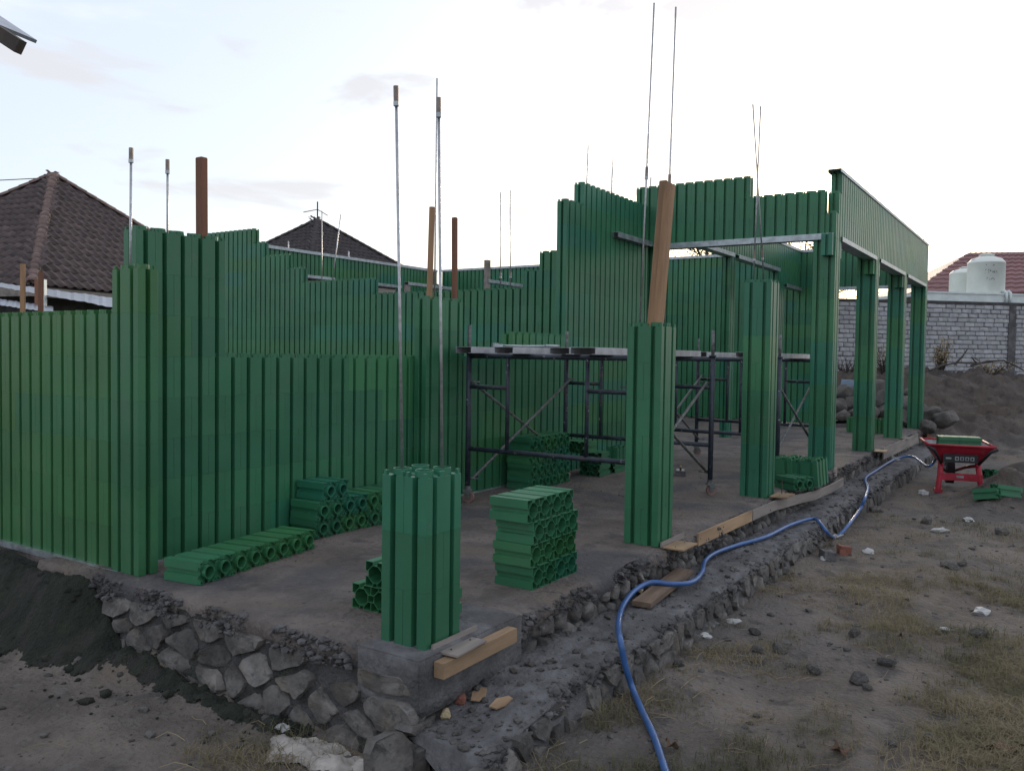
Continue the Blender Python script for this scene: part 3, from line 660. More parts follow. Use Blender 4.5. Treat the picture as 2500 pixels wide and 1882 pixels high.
rod('thin rod on the left end of the tall green panel', on(1433, 442, 'y', W1Y + .05), on(1436, 354, 'y', W1Y + .05), .007)
rod('thin rod in the middle of the tall green panel', on(1493, 465, 'y', W1Y + .05), on(1497, 384, 'y', W1Y + .05), .007)
rod('short rod beside the tall timber, on the notched green band', on(1588, 460, 'x', X7), on(1589, 434, 'x', X7), .007)
rod('short thin rod on top of the far end of the porch fascia', on(2256, 595, 'y', .06), on(2256, 575, 'y', .06), .01)
def timber(label, base, tip, w, d, m=M_WOOD, embed=.35, roundish=False, extra=None, rz=0.):
    base = Vector(base); tip = Vector(tip); dr = (tip - base).normalized(); lo = base - dr * embed; ln = (tip - lo).length
    o = bpy.data.objects.new('timber_post', None)
    bm = bmesh.new()
    if roundish: bmesh.ops.create_cone(bm, cap_ends=True, segments=12, radius1=w / 2, radius2=w / 2 * .97, depth=ln)
    else: bmesh.ops.create_cube(bm, size=1); bmesh.ops.scale(bm, vec=(w, d, ln), verts=bm.verts); bmesh.ops.bevel(bm, geom=list(bm.edges), offset=.006, segments=1, affect='EDGES')
    bmesh.ops.translate(bm, vec=(0, 0, ln / 2), verts=bm.verts)
    if extra: 
        r_ = bmesh.ops.create_cube(bm, size=1); ex = [v for v in r_['verts']]
        for v in ex: v.co = Vector((v.co.x * extra[0] + extra[2], v.co.y * extra[1] + extra[3], v.co.z * (ln - extra[4]) + (ln - extra[4]) / 2))
    me = bpy.data.meshes.new('timber_post'); bm.to_mesh(me); bm.free(); me.materials.append(m)
    o = link('timber_post', me, None, lo); o.rotation_euler = (dr.to_track_quat('Z', 'Y') @ Matrix.Rotation(rz, 3, 'Z').to_quaternion()).to_euler()
    return tag(o, label, 'timber')
timber('tall pale timber made of two planks rising from the waist-high pillar', (P(1) + .118, .118, 1.42), on(1622, 443, 'y', .118), .055, .05, M_WOOD, .03, extra=(.04, .085, -.045, .008, .03))
timber('brown timber post with a frayed edge in the tall end of the porch wall', on(493, 578, 'y', W1Y), on(492, 385, 'y', W1Y), .058, .05, M_WOODD, .4)
timber('pale brown round timber, first of two on the block pier', on(1048, 735, 'y', 2.08), on(1055, 506, 'y', 2.08), .048, .05, M_WOOD, .4, True)
timber('reddish brown timber, second of two on the block pier', on(1110, 738, 'y', 2.08), on(1110, 531, 'y', 2.08), .04, .04, M_WOODD, .4)

# ------------------------------------------------------------------ loose block stacks
def stack(spots, mesh, group, labels):
    for (loc, rot), lab in zip(spots, labels):
        o = link('loose_block', mesh, None, loc, rot); tag(o, lab, 'block', group); o.color = tint_for(900, int(abs(loc[0] * 37)), loc[1])
def lying(x, y, z, rz=0., roll=0.):                            # axis along -Y at rz=0, z is the resting height
    return ((x, y, z + Q / 2), Matrix.Rotation(rz, 3, 'Z') @ Matrix.Rotation(PI / 2, 3, 'X'))
def eul(m): return m.to_euler()
def put(spec, mesh, group, lab):
    loc, m = spec; o = link('loose_block', mesh, None, loc, eul(m)); tag(o, lab, 'block', group); o.color = tint_for(900, int(abs(loc[0] * 37 + loc[2] * 90)), loc[1]); return o
# Rotation X +90: local z -> -Y, so the spigot end (z=H) faces -Y when the object sits at y+H
rzr = math.radians(9)
for i in range(4):
    u = (i * 2 + 1) * Q; p = Vector((.08 + u * math.cos(rzr), 1.56 + u * math.sin(rzr), 0)) + Vector((-math.sin(rzr) * H, math.cos(rzr) * H, 0))
    put(lying(p.x, p.y, .0, rzr), SPIGOT, 'row of green blocks lying along the porch wall', 'green block in the single row along the porch wall foot, ' + ('next to the corner post', 'second from the corner post', 'third from the corner post', 'next to the two-high stack')[i])
for row in range(2):
    for i in range(4):
        put(lying(1.2 + (i * 2 + 1) * Q + rs.uniform(-.004, .004), 1.885 + H + rs.uniform(-.012, .012), row * Q), SPIGOT, 'two-high block stack by the porch wall', 'green block, %s row of the two-high wall stack, %s' % (('lower', 'upper')[row], ('end nearer the corner post', 'second from the corner post end', 'third from the corner post end', 'end nearer the block pier')[i]))
put(lying(1.2 + 1.55 * Q, 1.90 + H, 2 * Q, .03), SPIGOT, None, 'single green block on top of the two-high stack by the porch wall')
# stack behind the corner pillar, open ends facing -X
for row, y0 in ((0, .66), (1, .575)):
    for i in range(2 if row == 0 else 1):
        m = Matrix.Rotation(-PI / 2, 3, 'Z') @ Matrix.Rotation(PI / 2, 3, 'X')
        yy = y0 - (i * 2 + 1) * Q + .0; xx = .262 + H + rs.uniform(0, .012)
        put(((xx, yy, row * Q + Q / 2), m @ Matrix.Rotation(PI, 3, 'Y') if False else m), HOLLOW, 'low stack behind the corner pillar', 'green block, %s row of low stack behind corner pillar, %s' % (('lower', 'upper')[row], ('end toward the porch wall', 'end toward the pillar')[i]))
# front stack: four rows
for row, sh in enumerate((.012, .0, .006, -.042)):
    for i in range(2):
        put(lying(.995 + (i * 2 + 1) * Q + sh + rs.uniform(-.003, .003), .115 + H + (0, .004, -.006, .0)[row], row * Q), HOLLOW, 'four-high block stack on the slab', 'green block, %s row of the free-standing stack, %s' % (('bottom', 'second', 'third', 'top')[row], ('half toward the corner pillar', 'half toward the waist-high pillar')[i]))
# stack beside the far caster
for row in range(4):
    for i in range(3): put(lying(3.72 + (i * 2 + 1) * Q + rs.uniform(-.004, .004), 1.84 + H + rs.uniform(-.01, .01), row * Q), SPIGOT, 'block stack behind the first scaffold', 'green block, %s row of stack behind first scaffold, %s' % (('bottom', 'second', 'third', 'top')[row], ('end toward the block pier', 'middle', 'end toward the tall green panel')[i]))
# loose pieces by the tall panel
for (x, y, z, rz) in ((5.0, 1.86, 0, PI / 2), (5.02, 1.86, Q, PI / 2 + .12), (4.86, 1.96, 2 * Q, PI / 2 - .1)):
    m = Matrix.Rotation(rz, 3, 'Z') @ Matrix.Rotation(PI / 2, 3, 'X'); put(((x - .1, y, z + Q / 2), m), HOLLOW, 'loose pile by the tall green panel', 'green block in the small untidy pile below the tall green panel')
put(((5.24, 1.86, Q / 2), Matrix.Rotation(PI / 2, 3, 'Z') @ Matrix.Rotation(PI / 2, 3, 'X')), HOLLOW, 'loose pile by the tall green panel', 'green block in the small untidy pile below the tall green panel')
put(((5.52, 1.87, 0), Matrix.Rotation(.1, 3, 'Z')), SPIGOT, None, 'green block standing upright beside the small untidy pile')
# upright bundle at the foot of the corner porch pillar
for i in range(2):
    for j in range(3):
        put(((5.62 + j * Q * 1.04 + i * .0, .02 + i * 2 * Q - .13, .0), Matrix.Rotation(PI / 2 - .12, 3, 'Z') @ Matrix.Rotation(.09, 3, 'Y')), SPIGOT, 'upright block bundle at the porch corner pillar', 'green block in the leaning upright bundle at the porch corner pillar')
put(((5.44, .06, Q / 2), Matrix.Rotation(-.55, 3, 'Z') @ Matrix.Rotation(PI / 2, 3, 'X')), SPIGOT, None, 'green block lying in front of the leaning upright bundle')
# blocks behind the porch pillars
for i in range(3): put(((12.35 + .0 * i, .32 + i * .245, 0), Matrix.Rotation(PI / 2, 3, 'Z')), SPIGOT, 'upright blocks behind the porch pillars', 'green block standing upright behind the second last porch pillar')
# block lying by the wheelbarrow
def gz(x, y): return ground_z(x, y)

# ------------------------------------------------------------------ scaffolds
def tube_obj(name, pts, r, m, parent, n=8): return link(name, MB().tube(pts, r, n).mesh(name, m, True), parent)
def scaffold(x0, x1, y0, y1, label):
    s = thing('scaffold', label, 'scaffold', (x0, y0, 0)); Lx, Ly = x1 - x0, y1 - y0; top = 1.195
    for X in (0, Lx):
        fr = link('frame', MB().tube([(X, 0, top), (X, Ly, top)], .021, 10).tube([(X, 0, .44), (X, Ly, .44)], .019, 10).mesh('frame', M_PAINTM, True), s)
        for Y in (0, Ly):
            tube_obj('leg', [(X, Y, .105), (X, Y, top + .03)], .0225, M_PAINTM, fr, 10)
            q = .38 if Y == 0 else Ly - .38
            tube_obj('inner_post', [(X, q, .44), (X, q, top)], .0165, M_PAINTM, fr)
            tube_obj('rung', [(X, Y, .945), (X, q, .945)], .0165, M_PAINTM, fr)
            js = tube_obj('jack_pin', [(X, Y, top + .02), (X, Y, top + .25)], .0155, M_BRACE, fr)
            tube_obj('collar', [(X, Y, top + .02), (X, Y, top + .034)], .032, M_PAINTM, js)
            ca = link('caster', MB().box(-.03, .03, -.026, .026, .088, .108).tube([(0, 0, .1), (0, 0, .135)], .026, 10).box(-.012, .034, -.026, -.022, .032, .092).box(-.012, .034, .022, .026, .032, .092).mesh('caster', M_BRACE), s, (X, Y, 0), (0, 0, YAW - PI / 2 + random.uniform(-.5, .5)))
            link('wheel', MB().tube([(.012, -.017, .044), (.012, -.015, .044), (.012, .015, .044), (.012, .017, .044)], .0445, 20).mesh('wheel', M_CASTER, False), ca)
            link('hub', MB().tube([(.012, -.028, .044), (.012, .028, .044)], .014, 10).mesh('hub', M_BRACE), ca)
    for Y in (0, Ly):
        oy = .03 if Y == 0 else -.03
        for k, (za, zb) in enumerate(((.985, .2), (.2, .985))):
            br = tube_obj('brace', [(.0, Y + oy * (1 + .7 * k), za), (Lx, Y + oy * (1 + .7 * k), zb)], .0125, M_BRACE, s)
            for X, z in ((0, za), (Lx, zb)): tube_obj('pin', [(X, Y - oy * .5, z), (X, Y + oy * 3.6, z)], .006, M_BRACE, br, 6)
    return s
scaffold(2.92, 4.52, .46, 1.93, 'dark blue steel scaffold on casters between the waist-high pillar and the sill wall')
scaffold(5.80, 7.42, .24, 1.70, 'dark blue steel scaffold on casters behind the eight-course pillar, farther along the porch')
def deck_plank(x0, x1, y, z, w, lab, rz=0., m=M_STEELP):
    t = .003; h = .05; b = MB(); ln = x1 - x0
    b.box(0, ln, -w / 2, w / 2, h - t, h); b.box(0, ln, -w / 2, -w / 2 + t, 0, h - t); b.box(0, ln, w / 2 - t, w / 2, 0, h - t)
    b.box(0, ln, -w / 2 + t, -w / 2 + .03, 0, t); b.box(0, ln, w / 2 - .03, w / 2 - t, 0, t)
    o = link('deck_channel', b.mesh('deck_channel', m), None, (x0, y, z), (0, 0, rz)); return tag(o, lab, 'steel plank', 'steel channels laid over the scaffolds')
ZT = 1.195 + .0215
deck_plank(2.72, 4.75, 1.84, ZT, .15, 'steel channel on the first scaffold, along the sill wall')
deck_plank(2.66, 4.7, 1.42, ZT, .17, 'steel channel on the first scaffold, second from the sill wall', .01)
deck_plank(2.74, 4.8, .98, ZT, .17, 'steel channel on the first scaffold, third from the sill wall', -.012)
deck_plank(2.62, 4.7, .72, ZT + .0005, .2, 'steel channel on the first scaffold, fourth from the sill wall', .008)
deck_plank(5.55, 7.65, 1.5, ZT, .17, 'steel channel on the second scaffold, along its far edge')
deck_plank(5.6, 7.7, 1.0, ZT, .17, 'steel channel on the middle of the second scaffold', .01)
deck_plank(5.5, 7.6, .5, ZT, .17, 'steel channel on the second scaffold, along the slab side', -.01)
tl = thing('clamp_tool', 'small bright steel hand tool lying on the first scaffold deck', 'tool', (2.95, 1.66, ZT + .052), -.85)
link('handle', MB().tube([(0, 0, .012), (.2, 0, .01), (.40, 0, .014)], .008, 8).mesh('handle', M_GALV, True), tl)
link('jaw', MB().box(-.05, .03, -.025, .025, 0, .022).tube([(-.03, 0, .0), (-.03, 0, .03)], .03, 12).mesh('jaw', M_GALV), tl)
link('grip', MB().tube([(.38, 0, .014), (.46, .03, .014), (.5, .05, .012)], .012, 8).mesh('grip', M_GALV, True), tl)
dpin = thing('mortar_trowel', 'small trowel resting on a brick piece beside the scaffold', 'trowel', (5.55, 1.15, .0), .4)
link('brick_piece', MB().box(-.1, .1, -.05, .05, .004, .05).mesh('brick_piece', M_CEM), dpin)
link('blade', MB().box(-.06, .08, -.04, .04, .051, .054).mesh('blade', M_GALV), dpin)
link('grip', MB().tube([(-.05, 0, .06), (-.1, 0, .1), (-.16, 0, .1)], .012, 8).mesh('grip', M_WOODX, True), dpin)

# ------------------------------------------------------------------ formwork boards on the slab edge
def board(label, pts, h, t, m, name='formwork_board', zoff=0., cat='board', group='boards along the slab edge'):
    """upright board following points (x,y,ztop)"""
    pts = [Vector(p) for p in pts]; o0 = pts[0].copy(); b = MB(); n = len(pts); vs = []; fs = []
    for i, p in enumerate(pts):
        d = (pts[min(i + 1, n - 1)] - pts[max(i - 1, 0)]); d.z = 0; d.normalize(); nn = Vector((-d.y, d.x, 0)) * t / 2
        for s, dz in ((1, 0), (-1, 0), (-1, -h), (1, -h)): vs.append(tuple(p - o0 + nn * s + Vector((0, 0, dz))))
    for i in range(n - 1):
        for k in range(4): fs.append((i * 4 + k, i * 4 + (k + 1) % 4, i * 4 + 4 + (k + 1) % 4, i * 4 + 4 + k))
    fs += [(0, 3, 2, 1), tuple((n - 1) * 4 + k for k in range(4))]
    o = link(name, MB().add(vs, fs).mesh(name, m), None, o0); return tag(o, label, cat, group)
def pad(label, c, sx, sy, rz, m, t=.012, name='plywood_pad', holes=True):
    o = thing(name, label, 'board', c, rz, 'plywood pads at the pillar feet')
    bm = bmesh.new(); bmesh.ops.create_cube(bm, size=1); bmesh.ops.scale(bm, vec=(sx, sy, t), verts=bm.verts); bmesh.ops.translate(bm, vec=(0, 0, t / 2), verts=bm.verts)
    bmesh.ops.bevel(bm, geom=list(bm.edges), offset=.002, segments=1, affect='EDGES')
    me = bpy.data.meshes.new('panel'); bm.to_mesh(me); bm.free(); me.materials.append(m); link('panel', me, o)
    if holes:
        for k in (-1, 1): link('nail', MB().tube([(k * sx * .32, 0, t * .5), (k * sx * .32, 0, t + .004)], .004, 6).mesh('nail', M_TWIG), o)
    return o
board('short squared pine beam nailed to the slab side below the corner pillar', [(-.03, -.098, -.016), (.50, -.098, -.012)], .062, .05, M_WOODX, 'pine_beam', cat='beam')
board('thin grey board standing at the foot of the corner pillar', [(.03, -.0155, .022), (.34, -.0155, .024)], .03, .01, M_WOODG)
pad('worn plywood pad lying over the pine beam at the corner pillar', (.145, -.075, -.0095), .22, .115, .05, M_WOODG)
pad('clean plywood pad at the foot of the waist-high pillar', (P(1) + .13, -.10, -.006), .24, .14, .0, M_WOODX)
board('thin grey board standing at the foot of the waist-high pillar', [(P(1) + .02, -.016, .03), (P(1) + .4, -.016, .03)], .035, .01, M_WOODG)
board('clean orange plywood strip fixed along the slab edge after the waist-high pillar', [(2.83, -.075, .012), (4.0, -.075, .0)], .085, .014, M_WOODX)
board('long bent grey strip springing away from the slab edge before the corner porch pillar', [(4.02, -.078, .0), (4.6, -.082, -.005), (5.1, -.12, -.02), (5.7, -.155, -.05), (6.3, -.16, -.065), (6.95, -.15, -.07)], .085, .012, M_WOODG)
pad('plywood pad with a wire stub at the eight-course pillar', (P(2) + .13, -.10, .014), .26, .15, .0, M_WOODX)
link('wire_stub', MB().tube([(0, 0, 0), (0.005, 0, .13)], .004, 6).mesh('wire_stub', M_TWIG), bpy.data.objects[-1] if False else [o for o in bpy.data.objects if o.get('label', '').startswith('plywood pad with a wire')][0], (.05, .02, .0))
board('small upright grey board at the foot of the corner porch pillar', [(P(3) - .02, -.05, .02), (P(3) + .12, -.05, .03)], .1, .012, M_WOODG)
pad('plywood pad at the foot of the second porch pillar', (P(4) + .14, -.1, .0), .3, .15, .1, M_WOODX)
board('wide weathered board fixed along the slab edge between the last porch pillars', [(P(4) + .42, -.085, .02), (11.2, -.085, .01), (12.9, -.085, .0)], .16, .014, M_WOODG)
pad('plywood pad at the foot of the second last porch pillar', (P(5) + .1, -.07, .0), .28, .13, .0, M_WOODG)
pad('bright plywood pad stuck on a post stub at the end of the slab', (P(6) - .1, -.12, .06), .28, .12, .5, M_CLAY)
link('stub', MB().box(-.08, .08, -.04, .04, -.2, .0).mesh('stub', M_WOODD), [o for o in bpy.data.objects if o.get('label', '').startswith('bright plywood pad')][0])
# weathered plank under the hose and offcut beside it
A = on(1570, 1478, 'z', -.19); B = on(1675, 1402, 'z', -.19); d = B - A
pk = link('loose_plank', MB().box(0, d.length, -.055, .055, 0, .03).mesh('loose_plank', M_PLANK), None, (A.x, A.y + .01, -.2), (0, -.02, math.atan2(d.y, d.x))); tag(pk, 'weathered plank offcut lying on the ledge under the hose', 'plank')
cp_ = on(1550, 1455, 'z', -.17); oc = link('wood_offcut', MB().prism([(0, 0), (.12, .01), (.15, .08), (.03, .09)], 0, .02).mesh('wood_offcut', M_CLAY), None, (cp_.x + .12, -.09, -.185), (.35, .1, .3)); tag(oc, 'small pale wood offcut wedged behind the plank under the hose', 'wood')

# ------------------------------------------------------------------ hose
hp = []
for px, py, ax, v in ((1650, 1960, 'z', -.385), (1625, 1882, 'z', -.385), (1598, 1800, 'z', -.385), (1570, 1740, 'z', -.38), (1546, 1685, 'z', -.375), (1527, 1625, 'y', -.43), (1514, 1560, 'y', -.40), (1510, 1525, 'z', -.175), (1520, 1480, 'z', -.175), (1550, 1441, 'z', -.155), (1590, 1421, 'z', -.145), (1640, 1425, 'z', -.15), (1690, 1420, 'z', -.17), (1714, 1396, 'z', -.18), (1721, 1370, 'z', -.18), (1745, 1350, 'z', -.18), (1800, 1330, 'z', -.185), (1870, 1310, 'z', -.185), (1930, 1281, 'z', -.185), (1985, 1266, 'z', -.185), (2003, 1278, 'y', -.43), (2020, 1300, 'y', -.5), (2036, 1311, 'z', -.385), (2055, 1300, 'z', -.36), (2080, 1270, 'y', -.5), (2100, 1242, 'y', -.43), (2112, 1215, 'z', -.2), (2119, 1190, 'z', -.19), (2113, 1168, 'z', -.19), (2140, 1148, 'z', -.19), (2185, 1121, 'z', -.19), (2225, 1114, 'y', -.32), (2245, 1125, 'y', -.5), (2262, 1137, 'y', -.7), (2275, 1134, 'y', -.78), (2286, 1118, 'y', -.78)):
    p = on(px, py, ax, v)
    if ax == 'z' and v > -.2 and p.y > -.06: p.y = -.06
    hp.append(p)
def catmull(pts, n=7):
    o = []
    for i in range(len(pts) - 1):
        p0, p1, p2, p3 = pts[max(0, i - 1)], pts[i], pts[i + 1], pts[min(len(pts) - 1, i + 2)]
        for k in range(n):
            t = k / n; o.append(.5 * ((2 * p1) + (p2 - p0) * t + (2 * p0 - 5 * p1 + 4 * p2 - p3) * t * t + (3 * p1 - p0 - 3 * p2 + p3) * t ** 3))
    return o + [pts[-1]]
hs = catmull(hp)
hose = thing('water_hose', 'blue water hose snaking from the grass over the ledge toward the wheelbarrow', 'hose', hp[0])
link('tube', MB().tube([tuple(p - hp[0]) for p in hs], .0155, 10).mesh('tube', M_HOSE, True), hose)
for idx in (22, 30):
    p = hp[idx]; b = MB()
    for k in range(9): 
        v = Vector((random.uniform(-1, 1), random.uniform(-1, 1), random.uniform(-.2, .6))) * .05; w = Vector((random.uniform(-1, 1), random.uniform(-1, 1), random.uniform(0, .8))) * .05
        b.add([(0, 0, 0), tuple(v), tuple(v + w), tuple(w)], [(0, 1, 2, 3)])
    link('tape_knot', b.tube([(-.05, 0, 0), (.05, 0, 0)], .023, 8).mesh('tape_knot', M_SCRAP), hose, p - hp[0])

# ------------------------------------------------------------------ wheelbarrow
wb = thing('wheelbarrow', 'red plastic wheelbarrow with grey tray carrying green blocks, on the dirt beyond the hose', 'wheelbarrow', (9.10, -1.04, ground_z(9.1, -1.04) - .005), math.radians(-77))
wb.location.z = -.385
def frustum(b, w0, l0, z0, w1, l1, z1, y0, y1, inward=False):
    vs = [(-w0, y0 - l0, z0), (w0, y0 - l0, z0), (w0, y0 + l0, z0), (-w0, y0 + l0, z0), (-w1, y1 - l1, z1), (w1, y1 - l1, z1), (w1, y1 + l1, z1), (-w1, y1 + l1, z1)]
    fs = [(0, 1, 2, 3), (0, 4, 5, 1), (1, 5, 6, 2), (2, 6, 7, 3), (3, 7, 4, 0)]; return b.add(vs, fs if inward else [f[::-1] for f in fs])
tray = link('tray', frustum(MB(), .22, .26, .36, .36, .44, .575, .1, .14).mesh('tray', M_RED), wb)
link('tray_lining', frustum(MB(), .215, .255, .366, .352, .432, .574, .1, .14, True).mesh('tray_lining', M_TRAY), tray)
b = MB()
for (x0, y0, x1, y1) in ((-.36, -.30, .36, -.30), (.36, -.30, .36, .58), (.36, .58, -.36, .58), (-.36, .58, -.36, -.30)): b.tube([(x0, y0, .576), (x1, y1, .576)], .016, 8)
link('rim', b.mesh('rim', M_RED, True), tray)
for s in (-1, 1):
    link('leg', MB().tube([(s * .20, -.16, .37), (s * .215, -.22, .2), (s * .235, -.25, .035)], .034, 10).box(s * .235 - .045, s * .235 + .045, -.30, -.2, 0, .045).mesh('leg', M_RED), wb)
    link('rail', MB().tube([(s * .19, -.22, .34), (s * .14, .3, .26), (s * .07, .66, .17)], .02, 8).mesh('rail', M_RED, True), wb)
    link('grip', MB().tube([(s * .2, -.2, .35), (s * .30, -.36, .52), (s * .37, -.40, .56)], .018, 8).mesh('grip', M_BLACK, True), wb)
link('crossbar', MB().box(-.24, .24, -.25, -.2, .15, .235).mesh('crossbar', M_RED), wb)
lp = link('name_panel', MB().box(-.19, .19, -.252, -.232, .37, .47).mesh('name_panel', M_BLACK), wb)
b = MB()
for k in range(4):
    x = -.06 + k * .055; b.box(x, x + .042, -.2545, -.2525, .395, .405); b.box(x, x + .042, -.2545, -.2525, .432, .442); b.box(x, x + .011, -.2546, -.2524, .405, .432); b.box(x + .031, x + .042, -.2546, -.2524, .405, .432)
b.box(-.16, -.10, -.2545, -.2525, .41, .43); link('lettering', b.mesh('lettering', M_TRAY), lp)
link('sticker', MB().box(-.04, .04, -.2535, -.2505, .185, .215).mesh('sticker', M_TRAY), wb)
whl = link('wheel', MB().tube([(-.045, .66, .17), (-.035, .66, .17), (.035, .66, .17), (.045, .66, .17)], .17, 24).mesh('wheel', M_BLACK), wb)
link('hub', MB().tube([(-.055, .66, .17), (.055, .66, .17)], .06, 16).mesh('hub', M_TRAY), whl)
Mw = Matrix.Translation(wb.location) @ Matrix.Rotation(wb.rotation_euler.z, 4, 'Z')
for (x, z, lab) in ((.0, .60, 'green block lying across the wheelbarrow tray, upper layer, away from the soil heap'), (.237, .60, 'green block lying across the wheelbarrow tray, upper layer, toward the soil heap'), (.0, .475, 'green block in the wheelbarrow tray, lower layer, away from the soil heap'), (.237, .475, 'green block in the wheelbarrow tray, lower layer, toward the soil heap')):
    o = link('loose_block', HOLLOW, None); o.matrix_world = Mw @ Matrix.Translation((x - .215, .12, z)) @ Matrix.Rotation(PI / 2, 4, 'Y') @ Matrix.Rotation(PI / 2, 4, 'Z'); tag(o, lab, 'block', 'blocks in the wheelbarrow'); o.color = (1, 1, 1, 1)
for (px, py, lab, rz, tl_) in ((2408, 1160, 'green block lying on the dirt right behind the wheelbarrow', .9, .25), (2385, 1215, 'green block half buried in the dark soil heap', -.3, -.2), (2425, 1218, 'green block showing from the far side of the dark soil heap', .4, .1)):
    p = on(px, py, 'z', -.3); o = link('loose_block', SPIGOT, None, (p.x, p.y, ground_z(p.x, p.y) + .06), (PI / 2 + tl_, .1, rz)); tag(o, lab, 'block')

# ------------------------------------------------------------------ ribbed panels and boulders beyond the slab
def ribbed(label, loc, rz, w, l, m, curl=.0, tilt=0.):
    b = MB(); vs = []; fs = []; n = int(w / .02)
    for j in range(7):
        t = j / 6
        for i in range(n + 1): vs.append((i * w / n, t * l, (.012 if i % 4 in (0, 1) else 0) + curl * (t - .3) ** 2))
    for j in range(6):
        for i in range(n): fs.append((j * (n + 1) + i, j * (n + 1) + i + 1, (j + 1) * (n + 1) + i + 1, (j + 1) * (n + 1) + i))
    o = link('ribbed_panel', b.add(vs, fs).mesh('ribbed_panel', m), None, loc, (tilt, 0, rz)); sm = o.modifiers.new('s', 'SOLIDIFY'); sm.thickness = .006
    o.color = (1, 1, 1, 1); return tag(o, label, 'panel')
p = on(2056, 1036, 'z', .0)
ribbed('curved green ribbed panel lying on the slab beyond the corner porch pillar', (p.x, p.y + .25, .03), -.6, .8, .9, M_GREEN, .25)
p = on(2100, 1040, 'z', .0); ribbed('flat green ribbed panel lying on the slab behind the second porch pillar', (p.x + .4, p.y, .05), -.9, .5, .7, M_GREEN, .0)
rb = random.Random(5)
BL = ['grey boulder in the pile beyond the end of the slab']
for (px, py, w, D) in ((2062, 958, 50, 16.5), (2085, 985, 46, 16), (2050, 985, 34, 15.6), (2098, 950, 40, 17), (2140, 945, 42, 16.8), (2150, 975, 52, 16), (2165, 1005, 40, 15.6), (2125, 1000, 36, 15.5), (2210, 985, 46, 16), (2205, 1015, 40, 15.4), (2240, 1000, 40, 16), (2180, 960, 40, 17.2), (2225, 960, 40, 17), (2275, 1008, 46, 15.6), (2310, 1018, 52, 15.4), (2262, 1040, 34, 14.9), (2055, 1010, 30, 15.3), (2088, 1012, 34, 15.4)):
    p = at(px, py, D); s = w * D / F_PX * 1.25
    o = link('boulder', rb.choice(BOULDERS), None, (p.x, p.y, max(p.z, ground_z(p.x, p.y)) - s * .1), (rb.uniform(-.5, .5), rb.uniform(-.5, .5), rb.uniform(0, 6)), (s * 1.15, s, s * rb.uniform(.7, .95)))
    tag(o, BL[0], 'boulder', 'boulders piled beyond the slab')
p = at(2068, 948, 17.2); o = link('plastic_sheet', MB().box(-.15, .15, -.005, .005, -.3, .18).mesh('plastic_sheet', M_BLUEP), None, p, (.25, .05, -.9)); tag(o, 'pale blue rigid sheet standing among the boulders', 'sheet')
p = on(2290, 1030, 'z', -.2); o = link('dirty_sack', STONES[2], None, (p.x, p.y, -.16), (0, 0, .4), (.6, .5, .46)); o = tag(o, 'bulging brown earth lump at the end of the slab where the hose rises', 'boulder')

# ------------------------------------------------------------------ boundary wall, red house, tanks
WA = at(1900, 733, 23.3); WB = at(2760, 736, 25.0); WA.z = WB.z = 0; dW = WB - WA; LW = dW.length; azW = math.atan2(dW.y, dW.x)
bwl = thing('brick_wall', 'unplastered grey brick boundary wall behind the dirt mound', 'wall', WA, azW)
ZW = 2.93; TOPZ = ZW
link('mortar_backing', MB().box(0, LW, .02, .2, -.6, ZW).mesh('mortar_backing', M_BMORT), bwl)
link('top_band', MB().box(0, LW, -.012, .0195, ZW - .09, ZW - .002).mesh('top_band', M_DARK), bwl)
BM = []
for k in range(5):
    bm = bmesh.new(); bmesh.ops.create_cube(bm, size=1); bmesh.ops.scale(bm, vec=(.282, .05, .110), verts=bm.verts)
    bmesh.ops.bevel(bm, geom=list(bm.edges), offset=.014, segments=1, affect='EDGES')
    for v in bm.verts: v.co += Vector((noise.noise(v.co * 30 + Vector((k, 0, 0))), 0, noise.noise(v.co * 30 + Vector((0, k, 5))))) * .012
    me = bpy.data.meshes.new('brick'); bm.to_mesh(me); bm.free(); me.materials.append(M_BRICK); BM.append(me)
cand = []
CW, CH = .30, .127
for row in range(22):
    z = ZW - .15 - row * CH; x = (row % 2) * CW / 2 + rb.uniform(-.03, .03)
    while x < LW - .2:
        wp = WA + dW.normalized() * (x + .15); d_, l_ = dl(wp.x, wp.y); px = CX + F_PX * l_ / d_
        cand.append((0 if (2035 < px < 2560 and z > .75) else 1, x + .15, z)); x += CW * rb.uniform(.94, 1.06)
cand.sort(key=lambda c: (c[0], -c[2])); VV = []; FF = []; off = 0
for i, (vis, x, z) in enumerate(cand):
    rz = rb.uniform(-.02, .02); y = .012 + rb.uniform(-.008, .006)
    if i < 300: link('brick', rb.choice(BM), bwl, (x, y, z), (0, rz, 0))
    else:
        me = rb.choice(BM)
        for v in me.vertices: VV.append((v.co.x + x, v.co.y + y, v.co.z + z))
        FF += [tuple(q + off for q in p_.vertices) for p_ in me.polygons]; off += len(me.vertices)
m = bpy.data.meshes.new('brick_courses'); m.from_pydata(VV, [], FF); m.materials.append(M_BRICK); tag(link('brick_courses', m, bwl), kind='stuff')
pc = at(2478, 760, 24.3); xp = (Vector((pc.x, pc.y, 0)) - WA).length
link('pilaster', MB().box(xp - .12, xp + .12, -.045, .02, -.6, ZW - .6).box(xp - .10, xp + .10, -.05, .02, ZW - .6, ZW - .1).box(xp - .14, xp + .14, -.055, .02, ZW - .66, ZW - .62).mesh('pilaster', M_CEM), bwl)
